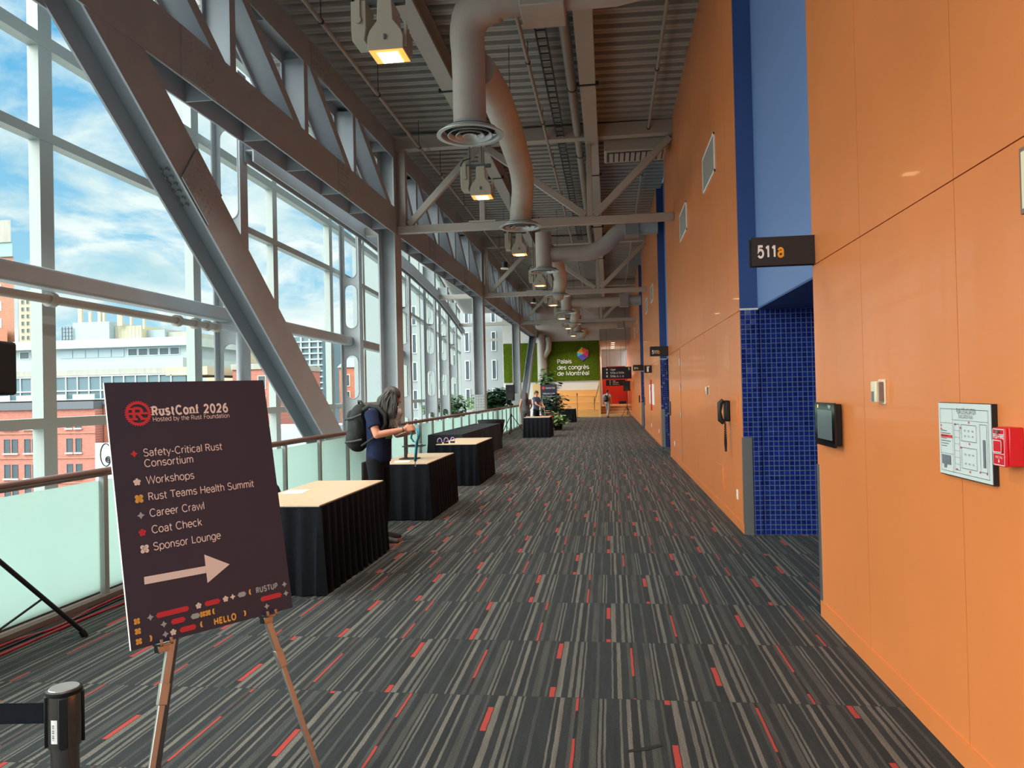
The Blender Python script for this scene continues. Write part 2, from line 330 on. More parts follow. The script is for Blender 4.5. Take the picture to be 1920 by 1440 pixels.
    G['F'] = (.48, [[(.07, 0), (.07, C)], [(.07, C-.03), (.45, C-.03)], [(.07, .37), (.41, .37)]]); G['E'] = (.52, [[(.07, 0), (.07, C)], [(.07, C-.03), (.47, C-.03)], [(.07, .37), (.43, .37)], [(.07, .03), (.47, .03)]]); G['H'] = (.63, [[(.07, 0), (.07, C)], [(.55, 0), (.55, C)], [(.07, .37), (.55, .37)]])
    G['S'] = (.56, [A(.28, C-.185, .21, .185, 30, 180, 12)+A(.28, C-.185, .21, .165, 180, 260, 5)[1:]+A(.28, .19, .23, .175, 80, 0, 5)+A(.28, .19, .23, .19, 0, -155, 12)[1:]]); G['T'] = (.54, [[(.27, 0), (.27, C)], [(.0, C-.03), (.54, C-.03)]]); G['L'] = (.48, [[(.07, 0), (.07, C)], [(.07, .03), (.45, .03)]]); G['I'] = (.16, [[(.08, 0), (.08, C)]])
    G['U'] = (.62, [[(.07, C), (.07, .25)]+A(.31, .25, .24, .25, 180, 360, 16)+[(.55, C)]]); G['V'] = (.58, [[(.0, C), (.29, 0), (.58, C)]]); G['A'] = (.60, [[(.0, 0), (.30, C), (.60, 0)], [(.10, .22), (.50, .22)]]); G['W'] = (.90, [[(.0, C), (.22, 0), (.45, C), (.68, 0), (.90, C)]]); G['N'] = (.62, [[(.07, 0), (.07, C), (.55, 0), (.55, C)]]); G['M'] = (.76, [[(.07, 0), (.07, C), (.38, .06), (.69, C), (.69, 0)]]); G['Z'] = (.52, [[(.04, C-.03), (.47, C-.03), (.04, .03), (.49, .03)]])
    G['0'] = (.56, [A(.28, C/2, .225, C/2, 0, 360, 26)]); G['1'] = (.40, [[(.24, 0), (.24, C)], [(.24, C-.04), (.06, C-.17)]]); G['2'] = (.54, [A(.27, C-.21, .20, .21, 165, -20, 14)+[(.06, .03), (.50, .03)]])
    G['5'] = (.55, [[(.45, C-.03), (.13, C-.03), (.09, .37)]+A(.265, .235, .215, .235, 130, -150, 18)]); G['6'] = (.56, [A(.28, .225, .215, .225, 0, 360, 24), [(.44, C-.05), (.36, C-.01)]+A(.42, .30, .35, .42, 100, 185, 10)])
    G['-'] = (.32, [[(.03, .27), (.28, .27)]]); G["'"] = (.14, [[(.06, .56), (.06, C+.02)]]); G[','] = (.16, [[(.08, .07), (.05, -.10)]]); G[' '] = (.24, [])
    G['é'] = (G['e'][0], G['e'][1]+[[(.18, .62), (.30, .76)]]); G['è'] = (G['e'][0], G['e'][1]+[[(.28, .62), (.16, .76)]]); G['à'] = (G['a'][0], G['a'][1]+[[(.28, .62), (.16, .76)]]); G['É'] = (G['E'][0], G['E'][1]+[[(.22, .80), (.34, .93)]])
    return G
GLYPH = _glyphs()
def text(name, s, size, m, parent, origin, ux, uy, depth=.001, bold=0.0, align='LEFT', width=None, spacing=.055, slab=False, sc=1.0):
    """flat lettering: origin is the baseline start, ux / uy the reading and up directions"""
    w = .082+bold; polys = []; x = 0.0; serif = []
    for ch in s:
        adv, st = GLYPH[ch]
        for pl in st:
            P = [Vector((x+a+bold*.3, b)) for a, b in pl]; closed = (P[0]-P[-1]).length < 1e-5
            if closed: P = P[:-1]
            n = len(P); L = []; Rr = []
            for i in range(n):
                a = P[i-1] if (i or closed) else None; b = P[(i+1) % n] if (i < n-1 or closed) else None
                d0 = (P[i]-a).normalized() if a is not None else None; d1 = (b-P[i]).normalized() if b is not None else None
                if d0 is None: d0 = d1
                if d1 is None: d1 = d0
                t = (d0+d1); t = t.normalized() if t.length > 1e-4 else d0; nn = Vector((-t.y, t.x)); k = 1/max(.45, nn.dot(Vector((-d0.y, d0.x))))
                # keep strokes inside the letter height: shift curves inwards by half a weight
                L.append(P[i]+nn*w/2*k); Rr.append(P[i]-nn*w/2*k)
            for i in range(n if closed else n-1): j = (i+1) % n; polys.append([Rr[i], Rr[j], L[j], L[i]])
            if slab and not closed:
                for e, q in ((0, 1), (n-1, n-2)):
                    d = P[e]-P[q]
                    if abs(d.x) < 1e-4 and (P[e].y < .005 or abs(P[e].y-.52) < .01 or abs(P[e].y-.72) < .01):
                        h = w*.42; y = P[e].y; sg = 1 if d.y > 0 else -1
                        polys.append([Vector((P[e].x-w*.95, y-(h if sg > 0 else 0))), Vector((P[e].x+w*.95, y-(h if sg > 0 else 0))), Vector((P[e].x+w*.95, y+(0 if sg > 0 else h))), Vector((P[e].x-w*.95, y+(0 if sg > 0 else h)))])
        x += adv+spacing+bold*(.9 if not slab else 1.2)
    total = x-spacing; sx = size if width is None else width/total
    ux = Vector(ux).normalized(); uy = Vector(uy).normalized(); nz = ux.cross(uy); x0 = -total/2 if align == 'CENTER' else 0; mb = MB(); k = 0
    for pl in polys:
        k += 1; dd = depth+(k % 7)*.00002
        mb.add([Vector(origin)+ux*((p.x+x0)*sx)+uy*(p.y*size*sc)+nz*dd for p in pl], [tuple(range(len(pl)))])
    return mb.build(name, m, parent, smooth=False, fix=False)
def poly2d(name, polys, m, parent, origin, ux, uy, depth=.001):
    ux = Vector(ux); uy = Vector(uy); nz = ux.cross(uy).normalized(); mb = MB()
    for pl in polys: mb.add([Vector(origin)+ux*u+uy*v+nz*depth for u, v in pl], [tuple(range(len(pl)))])
    return mb.build(name, m, parent, smooth=False, fix=False)
# ------------------------------------------------------------------ material list
mat('orange', (223, 131, 71), .30, spec=.5, var=.05, scale=1.2, coat=.15)
mat('orange_gap', (120, 52, 22), .8)
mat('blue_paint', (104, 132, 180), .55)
mat('blue_shaded', (52, 78, 132), .55)  # the blue paint darkened to carry the shade on returns and soffit
grid_mat('blue_tile_y', (24, 46, 126), (100, 108, 140), (.055, .055), .09, axes=(0, 2), bump=.7, rough=.14, jitter=.22)
grid_mat('blue_tile_x', (24, 46, 126), (100, 108, 140), (.055, .055), .09, axes=(1, 2), bump=.7, rough=.14, jitter=.22)
mat('steel_paint', (164, 170, 174), .5, var=.06, scale=2)
mat('truss_paint', (157, 166, 174), .5, var=.06, scale=2)
mat('bolt_paint', (138, 142, 142), .5)
mat('steel_frame', (170, 166, 158), .5)
mat('white_frame', (158, 168, 164), .45)
mat('deck', (158, 158, 154), .6, var=.06, scale=3)
mat('duct', (176, 168, 158), .55, var=.08, scale=2.5, bump=.1, bscale=5)
mat('duct_metal', (150, 152, 152), .4, .5)
mat('diffuser', (180, 186, 186), .35, .3)
mat('lamp_body', (170, 166, 150), .5)
mat('lamp_grey', (84, 92, 96), .5)
mat('lamp_lens', (255, 236, 190), .4, emit=(255, 226, 170), estr=9.0)
mat('lamp_rim', (250, 190, 96), .4, emit=(255, 178, 70), estr=1.0)
mat('pipe', (150, 142, 132), .5)
mat('dark_metal', (52, 54, 56), .5, .3)
mat('black', (16, 17, 19), .5)
mat('black_matte', (20, 21, 23), .85)
mat('black_gloss', (10, 12, 14), .08)
mat('cloth_black', (17, 20, 27), .9, spec=.2, var=.2, scale=30)
mat('cloth_flat', (42, 44, 50), .95, spec=.2)
mat('table_wood', (208, 182, 150), .36, var=.06, scale=6, stretch=(1, 8, 1))
mat('wood_bench', (220, 164, 96), .45, var=.1, scale=4, stretch=(.5, 1, 14))
mat('wood_floor', (196, 154, 104), .45, var=.08, scale=3)
mat('rail_brown', (128, 104, 98), .4)
mat('rail_grey', (150, 157, 153), .5)
mat('sill', (110, 98, 92), .6)
mat('stainless', (172, 170, 164), .38, .9)
mat('chrome', (150, 146, 142), .12, 1.0)
mat('aluminium', (176, 172, 166), .35, .85)
mat('alu_dark', (112, 110, 108), .5, .4)
mat('white', (232, 232, 228), .6)
mat('paper', (238, 236, 232), .8)
mat('cream', (226, 214, 182), .5)
mat('grey_plastic', (112, 118, 124), .5)
mat('wall_white', (206, 204, 200), .7)
mat('wall_grey', (150, 148, 144), .7)
mat('moss', (74, 92, 18), .95, spec=.1, var=.55, scale=26, bump=1.0, bscale=40)
mat('red_wall', (196, 44, 36), .5)
mat('red_alarm', (206, 24, 40), .35)
mat('red_text', (214, 66, 72), .6)
mat('board_face', (44, 46, 68), .45)
mat('board_core', (222, 214, 204), .7)
mat('pink_print', (244, 228, 222), .7)
mat('red_print', (212, 54, 66), .7)
mat('yellow_print', (244, 184, 82), .7)
mat('grey_print', (168, 180, 188), .7)
mat('white_print', (236, 236, 236), .7)
mat('sign_black', (17, 14, 14), .4)
mat('sign_amber', (240, 160, 30), .6)
mat('cable_red', (150, 34, 44), .5)
mat('cable_black', (24, 24, 28), .5)
mat('skin', (206, 142, 116), .55, spec=.35)
mat('hair_grey', (66, 62, 60), .6, var=.55, scale=24, stretch=(3, 3, .4))
mat('beard_grey', (166, 160, 152), .7, var=.4, scale=30, stretch=(3, 3, .4))
mat('hair_dark', (38, 32, 30), .6)
mat('tee_navy', (28, 38, 66), .85, spec=.2, var=.1, scale=12)
mat('jeans_black', (24, 25, 30), .85, spec=.2, var=.15, scale=20)
mat('pack_black', (23, 27, 27), .75, var=.2, scale=18)
mat('pack_trim', (48, 54, 52), .6)
mat('trouser_grey', (150, 146, 138), .8)
mat('shirt_pale', (168, 166, 162), .8)
mat('cloth_grey', (82, 78, 80), .85)
mat('lanyard', (52, 150, 178), .6)
mat('tee_print', (62, 150, 62), .7)
mat('shoe_dark', (52, 44, 46), .6)
mat('shoe_sole', (196, 132, 116), .6)
mat('lilac', (186, 150, 206), .4)
mat('leaf', (48, 92, 40), .5, var=.35, scale=9)
mat('leaf_pale', (126, 158, 96), .5, var=.3, scale=9)
mat('leaf_dark', (26, 60, 34), .45, var=.3, scale=9)
mat('stem', (92, 82, 52), .7)
mat('planter_white', (206, 216, 214), .5)
mat('flower_red', (196, 36, 56), .5)
mat('screen', (98, 108, 112), .12)
mat('beige_board', (216, 178, 120), .6)
mat('print_dark', (60, 66, 74), .7)
mat('asphalt', (126, 128, 130), .9)
mat('lobby_floor', (150, 152, 150), .5)
mat('bld_slit', (134, 144, 144), .8)
mat('bld_white', (156, 166, 166), .7, var=.05, scale=.4)
mat('bld_grey', (160, 170, 168), .7, var=.06, scale=.4)
mat('bld_metal', (144, 158, 164), .5, var=.06, scale=.4, stretch=(.1, 1, 12))
mat('bld_concrete', (152, 150, 140), .8, var=.12, scale=.5, stretch=(3, 1, .3))
mat('bld_beige', (180, 168, 140), .8)
mat('bld_glass', (92, 114, 122), .25, spec=.3)
mat('bld_glass_dark', (66, 80, 86), .3, spec=.3)
mat('bld_teal', (120, 160, 156), .3)
mat('bld_frame', (190, 200, 200), .6)
mat('bld_parapet', (92, 96, 102), .8)
mat('stone_sill', (196, 184, 168), .8)
mat('mural_paint', (222, 224, 224), .8)
mat('mural_ink', (30, 32, 36), .8)
mat('warm_glow', (255, 210, 150), .5, emit=(255, 220, 170), estr=5.0)
mat('blue_vest', (60, 70, 92), .8)
def brick(name, col, line, s=.22):
    return grid_mat(name, col, line, (s*2.6, s), .1, rough=.9, spec=.1, axes=(0, 2), bump=0, var=.12, noff=.5)
brick('brick_red', (170, 106, 94), (178, 132, 120)); brick('brick_brown', (160, 112, 94), (170, 138, 120)); brick('brick_orange', (172, 104, 82), (178, 132, 112))
glass_mat('pane'); frosted_mat('frosted'); carpet_mat()
# ------------------------------------------------------------------ setting
XW = 1.48; JOINT = 2.52; TOPZ = 7.62; YB = -13.0; YE = 50.6
fl = struct('floor', MB().box(-4.32, 3.6, YB, 49.0, -.3, 0), 'carpet', smooth=False)
struct('floor', MB().box(-12, -4.45, YB, 62, -5.3, -5.0), 'lobby_floor', smooth=False)
struct('floor', MB().box(-.55, 3.0, 52.9, 66, -.2, .62), 'wood_floor', smooth=False)
struct('trim_1', MB().box(-4.45, -4.32, YB, 49.0, -.75, .11), 'sill', smooth=False)
struct('trim_2', MB().box(-4.41, -4.33, YB, 36, -.75, .02), 'steel_paint', smooth=False)

# corrugated roof deck, ribs running across the hall
dk = MB(); P = .32; n = int((56-YB)/P); prof = []
for k in range(n):
    y = YB+k*P
    prof += [(y, 7.52), (y+.075, 7.52), (y+.083, 7.545), (y+.092, 7.52), (y+.165, 7.52), (y+.182, 7.65), (y+.303, 7.65)]
x1 = 1.62
_GY = [-13, 5, 10.85, 16.7, 22.55, 28.4, 34.25, 40.1, 45.95, 51.8, 57]; _GX = [-5.95, -5.98, -6.04, -6.19, -6.59, -7.14, -7.89, -8.69, -9.52, -10.2, -10.8]
def gx(y):
    for i in range(len(_GY)-1):
        if y <= _GY[i+1]: return _GX[i]+(_GX[i+1]-_GX[i])*(y-_GY[i])/(_GY[i+1]-_GY[i])
    return _GX[-1]
def dz(x): return -.035*(x+1.6)
vs = []; fs = []
for y, z in prof: vs += [(gx(y), y, z+dz(gx(y))*.4+.03), (x1, y, z+dz(x1)*.4)]
for i in range(len(prof)-1): fs.append((2*i, 2*i+1, 2*i+3, 2*i+2))
dk.add(vs, fs)
struct('ceiling', dk, 'deck', smooth=False, fix=False)
sl = MB()
for q in range(len(_GY)-1): sl.add([(a, b, c) for c in (7.78, 7.9) for a, b in ((_GX[q], _GY[q]), (1.8, _GY[q]), (1.8, _GY[q+1]), (_GX[q+1], _GY[q+1]))], [(0, 1, 2, 3), (4, 5, 6, 7), (0, 1, 5, 4), (1, 2, 6, 5), (2, 3, 7, 6), (3, 0, 4, 7)])
struct('ceiling', sl, 'deck', smooth=False)
struct('ceiling', MB().box(1.8, 9, YB, .5, 7.5, 7.9), 'deck', smooth=False)  # unseen side roof, added so only low sky light enters
struct('floor', MB().box(3.6, 9, YB, .5, -.3, 0), 'carpet', smooth=False)

# orange panelled wall with blue recessed portals
portals = [(5.70, 8.80), (19.15, 22.25), (32.6, 35.7)]
segs = [(.5, 5.70), (8.80, 19.15), (22.25, 32.6), (35.7, 62.0)]
for i, (a, b) in enumerate(segs):
    mb = MB(); seams = []
    y = 4.66-1.22*16
    while y < b:
        if a+.15 < y < b-.15: seams.append(y)
        y += 1.22
    ys = [a]+seams+[b]; g = .0025
    for j in range(len(ys)-1):
        ya = ys[j]+(g if j else 0); yb = ys[j+1]-(g if j < len(ys)-2 else 0)
        mb.box(XW, XW+.02, ya, yb, .004, JOINT-.003); mb.box(XW, XW+.02, ya, yb, JOINT+.003, TOPZ)
    o = struct('wall_right', mb, 'orange', smooth=False)
    bk = MB().box(XW+.02, XW+.2, a+.001, b-.001, 0, TOPZ); bk.build('backing', 'orange_gap', o, smooth=False)
    struct('baseboard_right', MB().box(XW-.006, XW, a, b, 0, .115), 'orange', smooth=False)
for i, (a, b) in enumerate(portals):
    # tiled far return and deep tiled wall, painted fascia above, soffit darkened as shade
    struct('wall_recess', MB().box(XW+.2, 3.5, b, b+.15, 0, 2.53), 'blue_tile_y', smooth=False)
    struct('wall_recess', MB().box(XW+.004, XW+.2, b-.012, b-.001, 0, 2.53), 'blue_tile_y', smooth=False)
    struct('wall_recess', MB().box(XW+.003, XW+.2, b-.012, b-.001, 2.53, TOPZ), 'blue_shaded', smooth=False)
    struct('wall_recess', MB().box(XW+.003, XW+.2, a+.001, a+.012, 0, TOPZ), 'blue_shaded', smooth=False)
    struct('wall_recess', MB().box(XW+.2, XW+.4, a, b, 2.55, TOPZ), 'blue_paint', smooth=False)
    struct('ceiling', MB().box(XW+.2, 3.5, a, b, 2.53, 2.55), 'blue_shaded', smooth=False)
    struct('wall_recess', MB().box(XW+.2, 3.5, a-.15, a, 0, 2.53), 'blue_tile_y', smooth=False)
    struct('wall_recess', MB().box(3.5, 3.6, a-.15, b+.15, 0, 2.53), 'blue_tile_x', smooth=False)
    struct('trim_3', MB().box(XW+.0, XW+.2, b-.022, b-.010, 2.525, 2.545), 'white', smooth=False)

# end wall, bulkhead and the lobby beyond it
struct('wall_end', MB().box(-7.05, -.56, YE, YE+.25, -5, 7.6), 'wall_white', smooth=False)
struct('wall_end', MB().box(-.56, 1.5, YE, YE+.25, 5.0, 7.6), 'wall_grey', smooth=False)
struct('ceiling', MB().box(-.56, 1.5, YE+.25, 64, 5.0, 5.1), 'wall_grey', smooth=False)
struct('wall_lobby', MB().box(-.9, 3, 63.5, 63.7, 0, 5.1), 'wall_white', smooth=False)
struct('wall_lobby', MB().box(-.7, -.56, YE+.25, 63.5, 0, 5.1), 'wall_white', smooth=False)
struct('wall_lobby', MB().box(-.5, XW-.02, 60.0, 60.15, .62, 2.95), 'red_wall', smooth=False)
st = MB()
for k in range(4): st.box(-.55, XW, 49.0+k*1.0, 53.0, .155*k, .155*(k+1))
struct('floor', st, 'wood_floor', smooth=False)

# ------------------------------------------------------------------ glazed facade
FY = [-12.55, -6.7, -.85, 5.0, 10.85, 16.7, 22.55, 28.4, 34.25, 40.1, 45.95, 51.8]
FX = [-5.3, -5.3, -5.3, -5.36, -5.42, -5.57, -5.97, -6.52, -7.27, -8.07, -8.9, -9.6]
def fx(y):
    for i in range(len(FY)-1):
        if y <= FY[i+1]: t = (y-FY[i])/(FY[i+1]-FY[i]); return FX[i]*(1-t)+FX[i+1]*t
    return FX[-1]
GO = -.62
wn = 0
for i in range(len(FY)-1):
    a, b = FY[i], FY[i+1]; wn += 1
    w = thing('window_%d' % wn, None, None, (fx(a)+GO, a, 0)); w['kind'] = 'structure'
    pa = Vector((fx(a)+GO, a, 0)); pb = Vector((fx(b)+GO, b, 0)); d = (pb-pa).normalized(); nrm = Vector((-d.y, d.x, 0))
    zlo, zhi = -5.0, 7.55
    MB().quad(pa+Vector((0, 0, zlo)), pb+Vector((0, 0, zlo)), pb+Vector((0, 0, zhi)), pa+Vector((0, 0, zhi))).build('pane', 'pane', w, smooth=False, fix=False)
    for t in (2.42, 5.45):
        p = pa+d*t; MB().bar(p+Vector((0, 0, zlo)), p+Vector((0, 0, zhi)), .13, .2, up=d).build('mullion', 'white_frame', w)
    for z, h in ((7.4, .2), (5.55, .14), (4.52, .11), (1.44, .11), (-1.6, .11), (-4.9, .2)):
        MB().bar(pa+Vector((0, 0, z)), pb+Vector((0, 0, z)), .14, h).build('transom', 'white_frame', w)
struct('wall_glazed_end', MB().box(-9.0, -7.05, YE+.1, YE+.2, -5, -.9), 'wall_white', smooth=False)

def fin(i):
    y = FY[i]; xi = FX[i]; xo = xi-.46
    lab = {4: 'pierced grey facade fin half hidden behind the big slanting brace', 5: 'pierced grey facade fin just left of the nearest full column', 6: 'pierced facade fin just right of the column behind the bearded man',
           7: 'pierced facade fin second to the right of the bearded man\'s column', 8: 'pierced facade fin third to the right of the bearded man\'s column', 9: 'farthest clearly visible pierced facade fin near the green bushes'}.get(i, None)
    if lab is None: return
    t = thing('facade_fin', lab, 'fin', (xo, y, -5.0), 'pierced fins along the glazed facade')
    # web plate with slots
    pts = MB(); hw, hh = .145, .5
    if i == 4: zc = [5.07, 3.45, 2.0, .4, -1.2, -2.8]
    elif i == 5: zc = [5.05, 3.71, 2.1, .5, -1.1, -2.7]
    else: zc = [5.0, 3.72, 2.1, .5, -1.1, -2.7]
    edges = [-5.0]+[(zc[k]+zc[k+1])/2 for k in range(len(zc)-2, -1, -1)]+[6.6]; zs = sorted(zc)
    cx = (xi+xo)/2; hwid = (xi-xo)/2
    M_ = 8
    for k, z in enumerate(zs):
        z0, z1 = edges[k], edges[k+1]; h = hh-hw
        if len(zc) > 2 and k == len(zs)-1: h = .55
        if k == len(zs)-2 and i >= 5: h = .36
        inner = []
        for q in range(M_+1): a_ = math.pi*q/M_; inner.append((math.cos(a_)*hw, h+math.sin(a_)*hw))
        for q in range(M_+1): a_ = math.pi+math.pi*q/M_; inner.append((math.cos(a_)*hw, -h+math.sin(a_)*hw))
        outer = []
        for (u, v) in inner:
            s_ = max(abs(u)/hwid, (v/(z1-z) if v > 0 else -v/(z-z0)), 1e-6)
            outer.append((u/s_, v/s_))
        n_ = len(inner)
        for s_ in (-.012, .012):
            vs = [(cx+u, y+s_, z+v) for u, v in inner]+[(cx+u, y+s_, z+v) for u, v in outer]
            pts.add(vs, [(q, (q+1) % n_, n_+(q+1) % n_, n_+q) for q in range(n_)])
            # corners between the rays
            for su in (-1, 1):
                for sv in (-1, 1):
                    zz = z1 if sv > 0 else z0
                    cand = [(o_[0], o_[1]) for o_ in outer if o_[0]*su > 0 and o_[1]*sv > 0]
                    e1 = [c for c in cand if abs(abs(c[0])-hwid) < 1e-4]; e2 = [c for c in cand if abs(c[1]-(zz-z)) < 1e-4]
                    if e1 and e2:
                        p1 = max(e1, key=lambda c: c[1]*sv); p2 = max(e2, key=lambda c: c[0]*su)
                        pts.add([(cx+p1[0], y+s_, z+p1[1]), (cx+su*hwid, y+s_, zz), (cx+p2[0], y+s_, z+p2[1])], [(0, 1, 2)])
        vs = [(cx+u, y-.012, z+v) for u, v in inner]+[(cx+u, y+.012, z+v) for u, v in inner]
        pts.add(vs, [(q, (q+1) % n_, n_+(q+1) % n_, n_+q) for q in range(n_)])
        pts.tube([(cx+u, y-.014, z+v) for u, v in inner]+[(cx+inner[0][0], y-.014, z+inner[0][1])], .012, 5)
    pts.build('web', 'steel_paint', t)
    MB().box(xi-.02, xi, y-.12, y+.12, -5, 6.6).build('flange', 'steel_paint', t)
    MB().box(xo, xo+.02, y-.12, y+.12, -5, 6.6).build('flange', 'steel_paint', t)
for i in range(len(FY)): fin(i)

# box girder and edge beam that tie the fins together
gl = {3: 'thick grey horizontal girder crossing the left windows', 4: 'grey horizontal girder on the windows right of the slanting brace', 5: 'short grey horizontal girder behind the bearded man\'s column'}
for i in range(0, 10):
    a, b = FY[i]+.015, FY[i+1]-.015
    lab = gl.get(i)
    if lab:
        x_ = lambda y: fx(y)-.30
        t = MB().bar((x_(a), a, 2.92), (x_(b), b, 2.92), .2, .2).build('window_girder', 'steel_paint', bevel=.03); tag(t, lab, 'beam', 'girders across the facade')
for i in range(4, 10):
    a, b = FY[i], FY[i+1]
    nm = ['nearest', 'second', 'third', 'fourth', 'fifth', 'farthest'][i-4]
    t = thing('edge_beam', '%s grey beam along the heads of the pierced fins' % nm, 'beam', (fx(a)-.1, a, 5.3), 'edge beams on the fins')
    for off in (.155, .02): MB().bar((fx(a)+off, a, 5.42), (fx(b)+off, b, 5.42), .022, .34).build('flange', 'steel_paint', t)
    MB().bar((fx(a)+.0875, a, 5.42), (fx(b)+.0875, b, 5.42), .113, .025).build('web', 'steel_paint', t)
# sprinkler main under the girder
t = thing('sprinkler_main', 'grey sprinkler pipe with couplings under the left window girder', 'pipe', (fx(5)-.3, 5, 2.75))
MB().tube([(fx(y)-.2, y, 2.70) for y in (1, 3, 5, 7, 9, 10.35)], .045, 12).build('pipe', 'pipe', t)
for y in (7.0, 9.3, 9.75, 10.05, 10.3): MB().cyl((fx(y)-.2, y-.04, 2.70), (fx(y)-.2, y+.04, 2.70), .075).build('coupling', 'pipe', t)
MB().tube([(fx(10.4)-.2, 10.4, 2.72), (fx(10.4)-.1, 10.6, 2.70), (-5.44, 10.66, 2.66), (-5.44, 10.66, 1.9), (-5.44, 10.66, -4.9)], .05, 12).build('riser', 'steel_paint', t)

# ------------------------------------------------------------------ main trusses and columns
XT = -4.65; DX = .40
OFFX = {'bottom_chord': 0, 'top_chord': 0, 'vertical': .004, 'diagonal': .008, 'shaft': .012}
def member(pa, pb, b, t, name, webside=0, mt='truss_paint', stiff=0, lo=True):
    """H section in the truss plane: two flange plates b wide, web across them; pa, pb are (y, z)"""
    pa = Vector((0, pa[0], pa[1])); pb = Vector((0, pb[0], pb[1])); d = (pb-pa).normalized(); n_ = Vector((0, -d.z, d.y))*(b/2)
    mb = MB()
    for xa in (XT-OFFX[name], XT-DX+.025+OFFX[name]):
        P4 = [pa-n_, pb-n_, pb+n_, pa+n_]
        vs = [Vector((xa, p.y, p.z)) for p in P4]+[Vector((xa-.025, p.y, p.z)) for p in P4]
        mb.add(vs, [(0, 1, 2, 3), (7, 6, 5, 4), (0, 4, 5, 1), (1, 5, 6, 2), (2, 6, 7, 3), (3, 7, 4, 0)])
    m_ = n_.normalized()*.0125
    P4 = [pa-m_, pb-m_, pb+m_, pa+m_]; vs = [Vector((XT-.025, p.y, p.z)) for p in P4]+[Vector((XT-DX+.025, p.y, p.z)) for p in P4]
    mb.add(vs, [(0, 1, 2, 3), (7, 6, 5, 4), (0, 4, 5, 1), (1, 5, 6, 2), (2, 6, 7, 3), (3, 7, 4, 0)])
    for k in range(stiff):
        c = pa.lerp(pb, (k+.5)/stiff); q = d*.01
        for sgn in (-1, 1):
            P4 = [c-q, c+q, c+q+n_*sgn*.98, c-q+n_*sgn*.98]
            vs = [Vector((XT-.025, p.y, p.z)) for p in P4]+[Vector((XT-DX+.025, p.y, p.z)) for p in P4]
            mb.add(vs, [(0, 1, 2, 3), (7, 6, 5, 4), (0, 4, 5, 1), (1, 5, 6, 2), (2, 6, 7, 3), (3, 7, 4, 0)])
    return mb.build(name, mt, t, smooth=False)
def bolts_plane(mb, x, pts, r=.017, h=.014):
    for (y, z) in pts: mb.cyl((x-.004, y, z), (x+h, y, z), r, r*.8, 8)
def splice(t, y0, y1, z0, z1, rows, cols, d=(1, 0), x=XT):
    mb = MB().box(x, x+.014, y0, y1, z0, z1); pts = []
    for i in range(cols):
        for j in range(rows):
            if rows > 5 and j in (rows//2,): continue
            pts.append((y0+(y1-y0)*(i+.7)/(cols+.4), z0+(z1-z0)*(j+.7)/(rows+.4)))
    bolts_plane(mb, x+.014, pts); mb.build('splice_plate', 'truss_paint', t, smooth=False)
LB = 11.75; CY = [4.95, 16.63, 28.4, 40.1, 51.8]
LC, UC = (5.565, .59), (7.19, .46)
names = {0: 'nearest', 1: 'second nearest', 2: 'third nearest', 3: 'farthest'}
for k in range(-1, 4):
    y1 = CY[k+1]; y0 = y1-LB if k < 0 else CY[k]
    if k < 0: y0 = y1-LB
    lab = '%s bay of the grey steel roof truss above the railing' % names.get(k, 'closest overhead')
    if k < 0: lab = 'grey steel roof truss piece reaching out of the top left corner'
    t = thing('roof_truss', lab, 'truss', (XT, y0, 5.27), 'bays of the long steel truss')
    member((y0, LC[0]), (y1, LC[0]), LC[1], t, 'bottom_chord', stiff=8)
    member((y0, UC[0]), (y1, UC[0]), UC[1], t, 'top_chord', stiff=8)
    vy = [y1-9.95, y1-7.54, y1-5.17, y1-2.86]
    for y in vy: member((y, LC[0]+.2), (y, UC[0]-.15), .15, t, 'vertical')
    ends = [y0+.15]+vy; ends2 = vy+[y1-.25]
    for a, b in zip(ends, ends2): member((a+.12, 7.1), (b-.12, 5.72), .17, t, 'diagonal')
    splice(t, y1-8.75, y1-8.0, 5.28, 5.85, 7, 6); splice(t, y1-4.95, y1-4.1, 6.97, 7.41, 7, 6); splice(t, y1-3.8, y1-3.25, 5.28, 5.85, 7, 6)
cl = {1: 'nearest full grey steel column, right behind the bearded man', 2: 'second grey steel column, with a bolted splice, rising beyond the railing', 3: 'third grey steel column, in front of the left moss panel', 4: 'farthest grey steel column beside the big moss wall lettering'}
for k in range(1, 5):
    y = CY[k]; t = thing('steel_column', cl[k], 'column', (XT, y, -5.0), 'columns under the long truss')
    for xa in (XT-.002, XT-DX+.028):
        nm = 'flange'; MB().box(xa-.03, xa, y-.26, y+.26, -5, 7.45).build(nm, 'steel_paint', t, smooth=False)
    MB().box(XT-DX+.03, XT-.03, y-.013, y+.013, -5, 7.45).build('web', 'steel_paint', t, smooth=False)
    mb = MB().box(XT-DX-.0, XT, y-.295, y-.265, 1.0, 1.62) if k in (2, 3) else None
    if mb:
        for i in range(4):
            for j in range(6):
                c = (XT-DX+.06+.095*i, y-.295, 1.06+.1*j); mb.cyl(c, (c[0], c[1]-.02, c[2]), .022, .018, 8)
        mb.build('splice_plate', 'bolt_paint', t, smooth=False)
